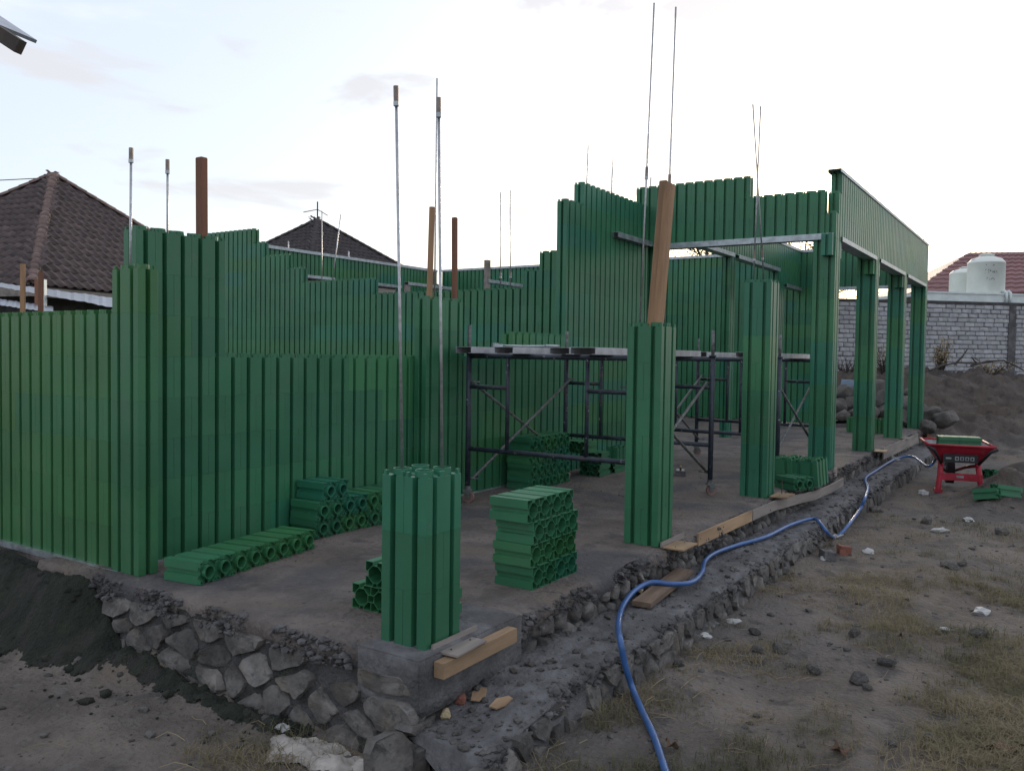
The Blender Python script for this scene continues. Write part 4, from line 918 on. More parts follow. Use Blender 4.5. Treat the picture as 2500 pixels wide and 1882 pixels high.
# white gutter platform just behind the wall
gA = at(2262, 733, 25.2); gB = at(2760, 736, 26.4); gA.z = gB.z = 0; dG = gB - gA
gut = thing('canopy', 'white flat canopy edge above the brick wall, carrying the tanks', 'canopy', gA, math.atan2(dG.y, dG.x))
z0 = at(2300, 733, 25.3).z - .02; z1 = at(2300, 713, 25.3).z
link('fascia', MB().box(0, dG.length, -.03, 0, z0, z1).box(0, dG.length, -.06, -.0305, z1 - .04, z1 + .01).mesh('fascia', M_WHITE), gut)
link('deck', MB().box(0.01, dG.length, .001, 4, z1 - .1, z1 - .005).mesh('deck', M_WHITE), gut)
link('post', MB().box(.3, .5, 1.5, 1.7, -.6, z1 - .1).box(dG.length - .5, dG.length - .3, 1.5, 1.7, -.6, z1 - .1).mesh('post', M_WHITE), gut)
for q in (2476, 2487):
    pt = at(q, 720, 25.2); xl = (Vector((pt.x, pt.y, 0)) - gA).length
    link('downpipe', MB().tube([(xl, -.09, z0 - .05), (xl, -.09, z1 + .03), (xl, -.02, z1 + .08), (xl, .1, z1 + .05)], .04, 8).mesh('downpipe', M_WHITE, True), gut)
def tank(px, D, r, h, label, marks):
    p = at(px, 712, D); o = thing('water_tank', label, 'water tank', (p.x, p.y, z1 - .005), azW, 'water tanks on the canopy')
    link('body', MB().lathe([(0, 0), (r * .97, 0), (r, .03), (r, h * .78), (r * 1.015, h * .785), (r * .985, h * .81), (r * .8, h * .90), (r * .42, h * .955), (r * .36, h * .96), (r * .36, h * .985), (r * .42, h * .985), (r * .42, h), (r * .3, h * 1.02), (0, h * 1.025)], 40).mesh('body', M_TANK, True), o)
    for s in (-1, 1): link('lug', MB().box(s * r * .8 - .05, s * r * .8 + .05, -.05, .05, h * .80, h * .885).mesh('lug', M_TANK), o)
    if marks:
        rr = random.Random(2); b = MB()
        for row, (zc, n, ch) in enumerate(((.70, 2, .05), (.55, 6, .11), (.36, 4, .08))):
            for k in range(n):
                a = -PI / 2 - .38 + (k - n / 2 + .2) * (.115 if row else .4); z = h * zc
                for _ in range(3):
                    a0 = a + rr.uniform(-.04, .04); zz = z + rr.uniform(-ch / 2, ch / 2); w = rr.uniform(.015, .05); hh = rr.uniform(.008, .03)
                    pts = [(math.cos(a0) * (r + .003), math.sin(a0) * (r + .003), zz), (math.cos(a0 + w) * (r + .003), math.sin(a0 + w) * (r + .003), zz), (math.cos(a0 + w) * (r + .003), math.sin(a0 + w) * (r + .003), zz + hh), (math.cos(a0) * (r + .003), math.sin(a0) * (r + .003), zz + hh)]
                    b.add(pts, [(0, 1, 2, 3)])
        link('faded_print', b.mesh('faded_print', M_INK), o)
tank(2406, 26.2, .525, 1.24, 'larger cream water tank with faded print, in front of its twin', True)
tank(2358, 27.6, .5, 1.0, 'cream water tank partly hidden behind the printed one', False)
# red roof
Rz = lambda px, py, D: at(px, py, D)
rh = thing('house', 'house with a dull red stepped-tile hip roof behind the water tanks', 'house', from_dl(33, 14, 0), YAW - PI / 2)
inv = (Matrix.Translation(rh.location) @ Matrix.Rotation(YAW - PI / 2, 4, 'Z')).inverted()
e0 = inv @ at(2225, 714, 31); r0 = inv @ at(2366, 617, 35); r1 = inv @ at(2620, 613, 36); e1 = inv @ at(2800, 714, 32)
rows = 10; rf = link('roof', None, rh)
for k in range(rows):
    t0, t1 = k / rows, (k + 1) / rows; a0 = e0.lerp(r0, t0); a1 = e1.lerp(r1, t0); b0 = e0.lerp(r0, t1); b1 = e1.lerp(r1, t1); up = Vector((0, 0, .05)); b = MB(); nseg = 60; vs = []; fs = []
    for i in range(nseg + 1):
        s = i / nseg; w = Vector((0, 0, .02 * math.sin(i * 2.1))); vs += [tuple(a0.lerp(a1, s) + up + w), tuple(b0.lerp(b1, s) + w), tuple(a0.lerp(a1, s) - Vector((0, 0, .02)))]
    for i in range(nseg): fs += [(i * 3, i * 3 + 3, i * 3 + 4, i * 3 + 1), (i * 3 + 2, i * 3 + 5, i * 3 + 3, i * 3)]
    link('tile_course', b.add(vs, fs).mesh('tile_course', M_REDT), rf)
bk = e0 + Vector((1.5, 9, 0)); bk1 = e1 + Vector((0, 9, 0))
link('hip_slope', MB().add([tuple(e0), tuple(r0), tuple(bk), tuple(r1), tuple(bk1), tuple(e1)], [(0, 2, 1), (1, 2, 4, 3), (3, 4, 5)]).mesh('hip_slope', M_REDT), rf)
link('wall', MB().box(e0.x + .6, e1.x - .6, e0.y + .6, e0.y + 8, -.6, e0.z).mesh('wall', M_PLASTER), rh)

# ------------------------------------------------------------------ tiled houses on the left
def tile_mesh(m):
    b = MB(); n = 8; w, l = .235, .33; vs = []; fs = []
    for j in range(2):
        for i in range(n + 1):
            u = i / n; z = .03 * math.sin(u * 2 * PI) * (1 if u < .5 else .55) + .016 + (.022 if j == 0 else 0); vs.append((u * w, j * l, z))
    for i in range(n + 1): u = i / n; z = .03 * math.sin(u * 2 * PI) * (1 if u < .5 else .55) + .016 + .022; vs.append((u * w, .002, z - .022))
    for i in range(n): fs += [(i, i + 1, n + 2 + i, n + 1 + i), (2 * n + 2 + i, 2 * n + 3 + i, i + 1, i)]
    return b.add(vs, fs).mesh('tile', m, True)
def cap_mesh(m):
    vs = []; fs = []
    for j, (y, s) in enumerate(((0, 1.15), (.30, .95))):
        for i in range(7): a = PI * i / 6; vs.append((.105 * s * math.cos(a), y, .075 * s * math.sin(a)))
    for i in range(7): a = PI * i / 6; vs.append((.09 * math.cos(a), 0, .055 * math.sin(a)))
    for i in range(6): fs += [(i, i + 1, 8 + i, 7 + i), (14 + i, 15 + i, i + 1, i)]
    return MB().add(vs, fs).mesh('hip_cap', m, True)
def tiled_house(label, apex_px, apex_py, apexD, off, h, mtile, mcap, scale=1., fascia=M_WOODG, nobj=300):
    ap = at(apex_px, apex_py, apexD); fwd = Vector((math.cos(YAW), math.sin(YAW), 0)); rgt = Vector((math.sin(YAW), -math.cos(YAW), 0))
    o1 = fwd * off[0] + rgt * off[1]; o2 = fwd * off[1] * 1. - rgt * off[0]; o2 = fwd * off[1] + rgt * (-off[0])
    cs = [ap + o1, ap + o2, ap - o1, ap - o2]
    for c in cs: c.z = ap.z - h
    base = Vector((ap.x, ap.y, 0)); ho = thing('house', label, 'house', base); rf = link('roof', None, ho)
    loc = lambda p: p - base
    T = tile_mesh(mtile); C_ = cap_mesh(mcap); TW, TL = .235, .27
    inst = []
    faces = [(cs[3], cs[0]), (cs[0], cs[1])]
    for fi, (E0, E1) in enumerate(faces):
        ex = (E1 - E0); wlen = ex.length; ex = ex / wlen; mid = (E0 + E1) / 2; ey = (ap - mid); sl_ = ey.length; ey = ey / sl_; nn = ex.cross(ey)
        if nn.z < 0: nn = -nn
        Mr = Matrix((ex, ey, nn)).transposed().to_4x4()
        for j in range(int(sl_ / TL) + 1):
            s = j * TL; frac = 1 - s / sl_
            if frac <= 0: continue
            x0 = wlen / 2 * (1 - frac); x1 = wlen - x0; i0 = int(x0 / TW) - 0; i1 = int(x1 / TW) + 1
            for i in range(max(0, i0), i1):
                xc = i * TW
                if xc + TW < x0 + .02 or xc > x1 - .04: continue
                p = E0 + ex * xc + ey * s; inst.append(((p - cs[0]).length, Matrix.Translation(loc(p) + nn * .02) @ Mr))
        link('roof_deck', MB().add([tuple(loc(E0)), tuple(loc(E1)), tuple(loc(ap))], [(0, 1, 2)]).mesh('roof_deck', mtile), rf)
    link('rear_slopes', MB().add([tuple(loc(c)) for c in cs] + [tuple(loc(ap))], [(1, 2, 4), (2, 3, 4)]).mesh('rear_slopes', mtile), rf)
    inst.sort(key=lambda t: t[0]); VV = []; FF = []; off_ = 0; co = np.empty(len(T.vertices) * 3); T.vertices.foreach_get('co', co); co = co.reshape(-1, 3); fcs = [tuple(q.vertices) for q in T.polygons]
    for k, (dd, M) in enumerate(inst):
        if k < nobj: o = link('tile', T, rf); o.matrix_local = M
        else:
            A_ = np.array(M); VV.append(co @ A_[:3, :3].T + A_[:3, 3]); FF += [tuple(q + off_ for q in f) for f in fcs]; off_ += len(co)
    if VV: m = bpy.data.meshes.new('tile_field'); m.from_pydata(np.concatenate(VV).tolist(), [], FF); m.materials.append(mtile); m.polygons.foreach_set('use_smooth', [True] * len(m.polygons)); tag(link('tile_field', m, rf), kind='stuff')
    for c in (cs[0], cs[1], cs[3]):
        d = ap - c; n = int(d.length / .26); dn = d.normalized(); sx = dn.cross(Vector((0, 0, 1))).normalized(); uz = sx.cross(dn); Mr = Matrix((sx, dn, uz)).transposed().to_4x4()
        for k in range(n): o = link('hip_cap', C_, rf); o.matrix_local = Matrix.Translation(loc(c + dn * (k * .26 + .05)) + uz * .05) @ Mr
    link('ridge_crown', MB().lathe([(0, -.05), (.19, -.08), (.15, .08), (.06, .1), (0, .1)], 8, tuple(loc(ap))).mesh('ridge_crown', M_CAPT), rf)
    wl = [base + (c - base) * .82 for c in cs]
    for q in range(4):
        A_, B_ = loc(wl[q]), loc(wl[(q + 1) % 4]); zt = cs[0].z
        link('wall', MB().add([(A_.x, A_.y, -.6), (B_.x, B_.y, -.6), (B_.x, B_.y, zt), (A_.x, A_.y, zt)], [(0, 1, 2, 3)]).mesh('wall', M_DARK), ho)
        E, G = loc(cs[q]), loc(cs[(q + 1) % 4]); b = MB(); b.add([(E.x, E.y, E.z - .2), (G.x, G.y, G.z - .2), (G.x, G.y, G.z - .01), (E.x, E.y, E.z - .01)], [(0, 1, 2, 3)]); link('fascia_board', b.mesh('fascia_board', fascia), rf)
    return ap
tiled_house('house with a large brown clay-tiled pyramid roof beyond the low olive wall', 130, 432, 21.5, (-5.0, 2.27), 3.14, M_TILE, M_CAPT)
ap2 = tiled_house('house with a small blackish tiled pyramid roof seen over the far back wall', 775, 540, 33, (-5.2, .9), 2.75, M_TILED, M_TILED)
an = thing('roof_antenna', 'small antenna mast on the peak of the dark pyramid roof', 'antenna', ap2)
link('mast', MB().tube([(0, 0, 0), (0, 0, .75)], .03, 6).mesh('mast', M_TWIG), an)
link('boom', MB().tube([(-.45, .3, .3), (0, 0, .45), (.35, -.2, .25)], .015, 6).tube([(-.4, .1, .1), (-.2, .05, .12)], .012, 6).mesh('boom', M_TWIG), an)
# lean-to sheets, stakes and wall below the big roof
ls = thing('lean_to', 'sagging lean-to of zinc sheets below the eave of the brown tiled roof', 'shed', from_dl(14.5, -7.9, 0), YAW - PI / 2)
inv2 = (Matrix.Translation(ls.location) @ Matrix.Rotation(YAW - PI / 2, 4, 'Z')).inverted()
for (q, lab) in (((( -20, 697, 14.2), (285, 752, 13.6), (285, 728, 15.2), (-20, 688, 15.4)), 'sheet'), (((-60, 735, 13.2), (130, 765, 12.8), (130, 748, 14), (-60, 722, 14)), 'sheet')):
    P4 = [inv2 @ at(*t) for t in q]; n = 36; vs = []; fs = []
    for j in range(4):
        for i in range(n + 1):
            a = P4[0].lerp(P4[1], i / n).lerp(P4[3].lerp(P4[2], i / n), j / 3); vs.append(tuple(a + Vector((0, 0, (.006 * math.sin(i * 2.4)) + .012 * noise.noise(Vector((i * .2, j, 1)))))))
    for j in range(3):
        for i in range(n): fs.append((j * (n + 1) + i, j * (n + 1) + i + 1, (j + 1) * (n + 1) + i + 1, (j + 1) * (n + 1) + i))
    link('roof_sheet', MB().add(vs, fs).mesh('roof_sheet', M_SHEET), ls)
pA = inv2 @ at(-30, 712, 14.6); pB = inv2 @ at(290, 770, 14.6)
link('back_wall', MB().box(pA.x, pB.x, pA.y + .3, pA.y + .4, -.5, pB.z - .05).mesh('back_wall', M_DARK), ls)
for px in (95, 104): 
    c = inv2 @ at(px, 720, 13.9); link('post', MB().box(c.x - .05, c.x + .05, c.y - .04, c.y + .04, -.5, c.z + .25).mesh('post', M_WHITE if px == 104 else M_WOODD), ls)
for (px, y0, y1, lab) in ((52, 762, 645, 'pale bamboo stake standing left of the white post, in front of the brown roof'), (96, 762, 664, 'reddish stake leaning on the white post in front of the brown roof')):
    B0 = at(px, y0 + 120, 11.5); B0.z = -.4; T0 = at(px + 4, y1, 11.6); o = link('wooden_stake', MB().tube([(0, 0, 0), tuple((T0 - B0) * .5), tuple(T0 - B0)], .036, 8).mesh('wooden_stake', M_WOOD if px == 52 else M_WOODD), None, B0); tag(o, lab, 'stake')
# corner of a neighbouring eave at the upper left
E0 = at(22, 92, 4.6); ev = thing('roof_eave', 'dark timber eave corner of a neighbouring roof poking in overhead', 'roof', (E0.x, E0.y, 0))
def evp(px, py, D): return Vector(at(px, py, D)) - Vector((E0.x, E0.y, 0))
def plank3(b, a, c, w, h):
    d = (c - a); M = Matrix.Translation(a) @ d.to_track_quat('X', 'Z').to_matrix().to_4x4(); b.box(0, d.length, -w / 2, w / 2, -h / 2, h / 2, M)
b = MB(); plank3(b, evp(50, 116, 4.6), evp(-420, -190, 4.9), .05, .075); link('rafter', b.mesh('rafter', M_TWIG), ev)
b = MB(); plank3(b, evp(24, 76, 4.75), evp(-420, -220, 5.2), .35, .02); link('roof_sheet', b.mesh('roof_sheet', M_SHEET), ev)
pp = evp(-420, -190, 4.9); link('post', MB().box(pp.x - .05, pp.x + .05, pp.y - .05, pp.y + .05, -.5, pp.z + .03).mesh('post', M_TWIG), ev)
# overhead wire
A = at(-250, 441, 21); B = at(128, 434, 21.6); wr = link('overhead_wire', MB().tube([(0, 0, 0), tuple((B - A) * .5 + Vector((0, 0, -.06))), tuple(B - A)], .012, 5).mesh('overhead_wire', M_TWIG), None, A); tag(wr, 'thin wire running to the peak of the brown tiled roof', 'wire')

# ------------------------------------------------------------------ tree behind the far end wall
def branch(b, p, d, ln, r, depth, tips, rr):
    n = 4; pts = [p]; q = p.copy(); dd = d.copy()
    for i in range(n): dd = (dd + Vector((rr.uniform(-.2, .2), rr.uniform(-.2, .2), rr.uniform(-.1, .15)))).normalized(); q = q + dd * ln / n; pts.append(q.copy())
    b.tube(pts, r, 6, False, r * .55)
    if depth == 0: tips.append((pts[-2], dd)); tips.append((q, dd)); return
    for k in range(rr.choice((2, 3, 3))):
        nd = (dd + Vector((rr.uniform(-.9, .9), rr.uniform(-.9, .9), rr.uniform(-.35, .5)))).normalized(); branch(b, pts[rr.choice((2, 3, 4))], nd, ln * rr.uniform(.6, .8), r * .55, depth - 1, tips, rr)
def tree(px, D, ztop, label, seed, nleaf=34, base=-.3, group=None):
    rr = random.Random(seed); c = at(px, 800, D); t = thing('tree', label, 'tree', (c.x, c.y, 0), 0, group); b = MB(); tips = []; h = ztop * .42
    b.tube([(0, 0, base), (.05, .05, h * .5), (.0, .1, h)], .13, 8, True, .09)
    for k in range(6): branch(b, Vector((0, .1, h * rr.uniform(.75, 1))), Vector((rr.uniform(-1, 1), rr.uniform(-1, 1), rr.uniform(.3, 1.))).normalized(), ztop * .24, .05, 2, tips, rr)
    link('trunk', b.mesh('trunk', M_BARK, True), t); b = MB()
    for p, d in tips:
        for k in range(nleaf):
            q = p + Vector((rr.gauss(0, .25), rr.gauss(0, .25), rr.gauss(0, .16))); a = Vector((rr.uniform(-1, 1), rr.uniform(-1, 1), rr.uniform(-.8, .3))).normalized(); s = a.orthogonal().normalized() * .022; a = a * rr.uniform(.07, .13)
            b.add([tuple(q), tuple(q + a * .5 + s), tuple(q + a), tuple(q + a * .5 - s)], [(0, 1, 2, 3)])
    link('crown', b.mesh('crown', M_LEAF), t)
tree(1935, 22, 6.6, 'feathery tree behind the far end wall, seen under the galvanised beam', 4)
tree(1720, 22.5, 6.6, 'sparser tree seen through the first opening of the porch back wall', 9, 14)
# dry shrubs in front of the brick wall
def shrub(px, py, D, hgt, label, seed, n=26, nl=9, spread=.35):
    rr = random.Random(seed); c = at(px, py, D); z = ground_z(c.x, c.y); t = thing('dry_shrub', label, 'shrub', (c.x, c.y, z - .05), 0, 'dry shrubs by the brick wall'); b = MB(); lf = MB()
    for k in range(n):
        a = rr.uniform(0, 2 * PI); tip = Vector((math.cos(a) * spread * rr.random(), math.sin(a) * spread * rr.random(), hgt * rr.uniform(.5, 1.05))); mid = tip * .5 + Vector((rr.gauss(0, .07), rr.gauss(0, .07), .05)); b.tube([(0, 0, 0), tuple(mid), tuple(tip)], .012, 5, False, .003)
        for q in range(nl):
            p = mid.lerp(tip, rr.random()) + Vector((rr.gauss(0, .05), rr.gauss(0, .05), rr.gauss(0, .05))); a_ = Vector((rr.gauss(0, 1), rr.gauss(0, 1), rr.gauss(0, .6))).normalized() * .07; s_ = a_.orthogonal().normalized() * .02; lf.add([tuple(p), tuple(p + a_ * .5 + s_), tuple(p + a_), tuple(p + a_ * .5 - s_)], [(0, 1, 2, 3)])
    link('stems', b.mesh('stems', M_TWIG), t); link('dry_leaves', lf.mesh('dry_leaves', M_DRY), t)
shrub(2300, 880, 21.5, .95, 'tall dry brown shrub against the brick wall beside the last pillar', 3, 30, 12, .28)
shrub(2420, 890, 21.8, .45, 'low brown dry shrub on top of the mound', 6, 24, 8, .7)
shrub(2160, 900, 21, .85, 'dry shrub seen between two porch pillars against the brick wall', 8, 30, 4, .4)
shrub(2070, 900, 20.5, .6, 'twiggy leafless shrub behind the pale blue sheet', 12, 40, 0, .6)
rt = thing('fallen_branch', 'bare curved branches lying along the top of the mound below the brick wall', 'branch', at(2270, 905, 21))
b = MB()
for path in (((2268, 905), (2300, 892), (2340, 885), (2385, 888), (2420, 884)), ((2370, 893), (2410, 882), (2450, 880), (2480, 893), (2500, 905)), ((2330, 890), (2350, 870), (2362, 852)), ((2385, 888), (2372, 872), (2390, 880))): b.tube([tuple(at(px, py, 21) - rt.location) for px, py in path], .028, 6, False, .014)
link('limb', b.mesh('limb', M_TWIG, True), rt)

# ------------------------------------------------------------------ debris on the ground
def gpt(px, py, dz=0.):
    z = -.4
    for _ in range(4): p = on(px, py, 'z', z); z = ground_z(p.x, p.y)
    return Vector((p.x, p.y, z + dz))
def crumple(name, label, path, width, m, amp=.04, seed=0, nu=40, nv=14, lift=.02, cat='paper'):
    pts = catmull([Vector(p) for p in path], 12); vs = []; fs = []; o0 = pts[0].copy(); L_ = sum((pts[i + 1] - pts[i]).length for i in range(len(pts) - 1))
    def ridged(u, v, k, q): return 1 - abs(noise.noise(Vector((u * k, v * k, q)))) * 2
    for i in range(nu + 1):
        f = i / nu * (len(pts) - 1); k = min(int(f), len(pts) - 2); c = pts[k].lerp(pts[k + 1], f - k); d = (pts[k + 1] - pts[k]); d.z = 0; d.normalize(); s_ = Vector((-d.y, d.x, 0)); u = i / nu * L_
        w0 = width * (.8 + .55 * noise.noise(Vector((u * 7, seed, 2))) + .12 * noise.noise(Vector((u * 40, seed, 5)))); w1 = width * (.8 + .55 * noise.noise(Vector((u * 7, seed, 12))) + .12 * noise.noise(Vector((u * 40, seed, 15))))
        for j in range(nv + 1):
            v = (j / nv - .5) * 2; p = c + s_ * v * (w1 if v > 0 else w0) * .5; vv = v * width * .5; e = abs(v)
            q1 = noise.voronoi(Vector((u * 7, vv * 7, seed)))[0]; q2 = noise.voronoi(Vector((u * 23, vv * 23, seed + 5)))[0]
            h = amp * (.25 + .8 * max(0, noise.noise(Vector((u * 5, vv * 4, seed))))) * (1 - e * .8) + .055 * (q1[1] - q1[0]) * (1 - .45 * e) + .010 * (q2[1] - q2[0])
            end = min(1, min(i, nu - i) / 4); p = p + d * .012 * noise.noise(Vector((u * 30, vv * 30, 3)))
            vs.append(tuple(Vector((p.x, p.y, ground_z(p.x, p.y) + max(.004, h * (.4 + .6 * end)))) - o0))
    for i in range(nu):
        for j in range(nv): fs.append((i * (nv + 1) + j, (i + 1) * (nv + 1) + j, (i + 1) * (nv + 1) + j + 1, i * (nv + 1) + j + 1))
    me = MB().add(vs, fs).mesh(name, m); o = link(name, me, None, o0); sm = o.modifiers.new('s', 'SOLIDIFY'); sm.thickness = .0015
    return tag(o, label, cat)
crumple('torn_sack', 'torn crumpled brown paper sack lying at the foot of the stone plinth corner', [(-.37, .50, -.4), (-.29, .40, -.4), (-.26, .22, -.4), (-.26, .06, -.4), (-.24, -.10, -.4), (-.20, -.28, -.4)], .25, M_PAPER, .06, 3, 70, 24, .03)
scr = [((1720, 1555), 'crumpled white plastic scrap leaning on the ledge near the hose', .09), ((1660, 1565), 'thin torn white plastic strip at the ledge foot', .07), ((1790, 1520), 'small white plastic scrap with a green straw beside it', .08), ((2395, 1498), 'flattened white plastic bottle in the dry grass', .11), ((2310, 1540), 'torn grey wrapper beside a dark stone', .07), ((2010, 1365), 'tangled white string by the ledge foot', .07), ((2365, 1272), 'white paper lump on the bare dirt beyond the mound of soil', .12), ((2290, 1298), 'pale crumpled cup half pressed into the dirt', .12), ((2255, 1207), 'flat white paper strip in front of the wheelbarrow', .12), ((2120, 1350), 'thin white splinter on the dirt near the brick pieces', .09), ((690, 1790), 'small white crumpled paper beside the torn brown sack', .06)]
for k, (q, lab, s) in enumerate(scr):
    p = gpt(*q); bm = bmesh.new(); bmesh.ops.create_icosphere(bm, subdivisions=2, radius=s * .5)
    for v in bm.verts: v.co *= 1 + .7 * noise.noise(v.co * 26 + Vector((k * 7, 0, 0)))
    for v in bm.verts: v.co.z *= .45
    me = bpy.data.meshes.new('scrap'); bm.to_mesh(me); bm.free(); me.materials.append(M_SCRAP)
    o = link('plastic_scrap', me, None, (p.x, p.y, p.z + s * .12), (rb.uniform(-.4, .4), rb.uniform(-.3, .3), rb.uniform(0, 6)), (1.2, .8, 1)); tag(o, lab, 'litter')
sg = [((2165, 1622), .085, 'dark angular stone on bare soil beside the grass'), ((2095, 1665), .1, 'rough grey stone with a smaller one behind it'), ((2118, 1682), .05, 'small stone just behind the rough grey one'), ((1990, 1640), .09, 'flat bluish stone on the bare soil'), ((2085, 1550), .08, 'rounded stone with dry stalks around it'), ((1845, 1548), .07, 'pale grey stone near the white scraps'), ((1850, 1590), .06, 'half-buried stone at the end of a line of flat ones'), ((2390, 1555), .1, 'dark grey stone below the flattened bottle'), ((2320, 1388), .13, 'large half-sunk cobble beside a pale pebble'), ((2350, 1380), .07, 'pale pebble beside the large half-sunk cobble'), ((1912, 1400), .1, 'grey rubble stone resting against the ledge foot'), ((2140, 1250), .13, 'round cobble at the ledge foot by the hose bend'), ((2262, 1275), .13, 'brown clod in the middle of the bare dirt'), ((2445, 1305), .12, 'flat dark stone at the edge of the bare dirt'), ((2105, 1230), .08, 'white pebble at the hose bend'), ((1655, 1625), .06, 'small grey pebble near the ledge corner'), ((1905, 1590), .09, 'flat slab of stone pointing toward the hose')]
for q, s, lab in sg:
    p = gpt(*q); o = link('stone', rb.choice(ASTONES), None, (p.x, p.y, p.z + s * .18), (rb.uniform(-.3, .3), rb.uniform(-.3, .3), rb.uniform(0, 6)), (s * 1.25, s, s * .75)); tag(o, lab, 'stone', 'stones on the yard')
for q, lab, m, sz in (((2020, 1362), 'grey broken brick beside a red one at the ledge foot', M_CEM, (.17, .09, .07)), ((2060, 1352), 'red broken brick beside a grey one at the ledge foot', M_REDBR, (.1, .09, .08))):
    p = gpt(*q); bm = bmesh.new(); bmesh.ops.create_cube(bm, size=1); bmesh.ops.scale(bm, vec=sz, verts=bm.verts); bmesh.ops.subdivide_edges(bm, edges=list(bm.edges), cuts=2, use_grid_fill=True)
    for v in bm.verts: v.co += v.co.normalized() * .012 * noise.noise(v.co * 30)
    me = bpy.data.meshes.new('brick_piece'); bm.to_mesh(me); bm.free(); me.materials.append(m); o = link('brick_piece', me, None, (p.x, p.y, p.z + sz[2] * .35), (.1, .05, .5)); tag(o, lab, 'brick')
# bits on the ledge by the corner
for (px, py), lab, m, s in (((1125, 1700), 'red stone chunk on the ledge beside the corner footing', M_REDBR, .07), ((1088, 1725), 'buff stone chunk on the ledge beside the corner footing', M_CLAY, .06), ((1105, 1700), 'grey stone chunk between the red and buff ones', M_CEM, .05), ((1185, 1672), 'grey stone lump on the ledge behind the wood chips', M_CEM, .05)):
    p = on(px, py, 'z', -.225); me = ASTONES[int(px) % 7].copy(); me.materials.clear(); me.materials.append(m); o = link('stone_chunk', me, None, (p.x, p.y, ledge_z(p.x, .3) + s * .25), (.3, .2, px), (s, s * .9, s * .85)); tag(o, lab, 'stone')
for (px, py), lab, rz in (((1168, 1688), 'split wood chip on the ledge, behind the other chip', .3), ((1222, 1706), 'torn flat wood chip on the ledge, in front of the other chip', -.1)):
    p = on(px, py, 'z', -.22); o = link('wood_chip', MB().prism([(-.05, -.02), (.0, -.032), (.055, -.022), (.06, .005), (.01, .03), (-.055, .015)], 0, .006).mesh('wood_chip', M_WOODX), None, (p.x, p.y, ledge_z(p.x, .4) + .008), (.08, -.1, rz)); tag(o, lab, 'wood')
for (px, py), s, rz in (((2050, 1840), .09, .3), ((2455, 1840), .12, 2.), ((1640, 1830), .06, 1.), ((2200, 1560), .05, .2)):
    p = gpt(px, py); vs = [(0, 0, 0)]; n = 12
    for i in range(n): a = 2 * PI * i / n; rr_ = s * (.35 + .2 * (i % 3 == 0)); vs.append((math.cos(a) * rr_ * 1.5, math.sin(a) * rr_ * .8, .018 * math.sin(a * 3) + .012))
    o = link('dry_leaf', MB().add(vs, [(0, i + 1, (i + 1) % n + 1) for i in range(n)]).mesh('dry_leaf', M_DRYLEAF), None, (p.x, p.y, p.z + .015), (.2, .1, rz)); tag(o, 'curled brown dead leaf lying in the grass', 'leaf', 'dead leaves in the grass')

# ------------------------------------------------------------------ grass, twigs, gravel, moss
gv = []; gf = []
def blade(x, y, z, L_, lean, a, w=.0022):
    o = len(gv); dx, dy = math.cos(a), math.sin(a); sx, sy = -dy * w, dx * w
    for t, ww in ((0, 1), (.4, .9), (.75, .6), (1, .05)):
        h = L_ * (t * (1 - lean * .75 * t)); f = L_ * lean * t * t * .95
        gv.append((x + dx * f + sx * ww, y + dy * f + sy * ww, z + h)); gv.append((x + dx * f - sx * ww, y + dy * f - sy * ww, z + h))
    for k in range(3): gf.append((o + k * 2, o + k * 2 + 1, o + k * 2 + 3, o + k * 2 + 2))
rg = random.Random(21)
def grass_density(x, y):
    d, l = dl(x, y); n1 = fbm(x * 1.3, y * 1.3, 4); n2 = noise.noise(Vector((x * 3.5, y * 3.5, 8)))
    if y < -.42:
        g = .04 + .75 * n1 + .45 * n2 + .7 * sstep(-1.35, -2.2, y) * (1 - sstep(5, 8, x)) + .7 * sstep(.9, .2, x) * sstep(-.3, -.9, y) + .35 * sstep(-.75, -.45, y) * sstep(5.5, 4, x) * (.5 + n2)
        g *= 1 - sstep(6.5, 9, x)
        return g
    if x < .0 and y < 1.4: return -.12 + .5 * n1 + .75 * math.exp(-((x + .45) / .22) ** 2 - ((y - .55) / .35) ** 2)
    return 0
cnt = 0
for _ in range(75000):
    x = rg.uniform(-1.2, 8) if rg.random() < .35 else rg.uniform(-.6, 4.2); y = rg.uniform(-3.2, .9)
    if y > -.42 and x > -.13: continue
    if rg.random() > grass_density(x, y) * 1.1: continue
    z = ground_z(x, y) - .003
    for k in range(rg.choice((2, 3, 4, 5))): blade(x + rg.gauss(0, .015), y + rg.gauss(0, .015), z, rg.uniform(.03, .085) * (1.5 if y < -1.2 or x < .8 else 1), rg.uniform(.4, 1.25), rg.uniform(0, 6.3), rg.uniform(.0009, .0018))
m = bpy.data.meshes.new('grass'); m.from_pydata(gv, [], gf); m.materials.append(M_GRASS); m.polygons.foreach_set('use_smooth', [True] * len(m.polygons))
tag(link('grass', m), 'short half-dry grass straggling over the yard', 'grass', kind='stuff')
b = MB()
for _ in range(2600):
    x = rg.uniform(-.8, 5.5); y = rg.uniform(-3, 1.2)
    if y > -.42 and x > -.15: continue
    if rg.random() > .25 + .6 * grass_density(x, y): continue
    z = ground_z(x, y) + .006; a = rg.uniform(0, 6.3); ln = rg.uniform(.05, .2); p = Vector((x, y, z)); pts = [p]
    for k in range(3): a += rg.uniform(-.5, .5); p = p + Vector((math.cos(a), math.sin(a), 0)) * ln / 3; pts.append(Vector((p.x, p.y, ground_z(p.x, p.y) + .008 + rg.uniform(0, .02))))
    b.tube([tuple(q) for q in pts], rg.uniform(.0009, .0018), 4, False)
tag(link('dry_stalks', b.mesh('dry_stalks', M_DRY)), 'thin dry stalks scattered over the soil', 'straw', kind='stuff')
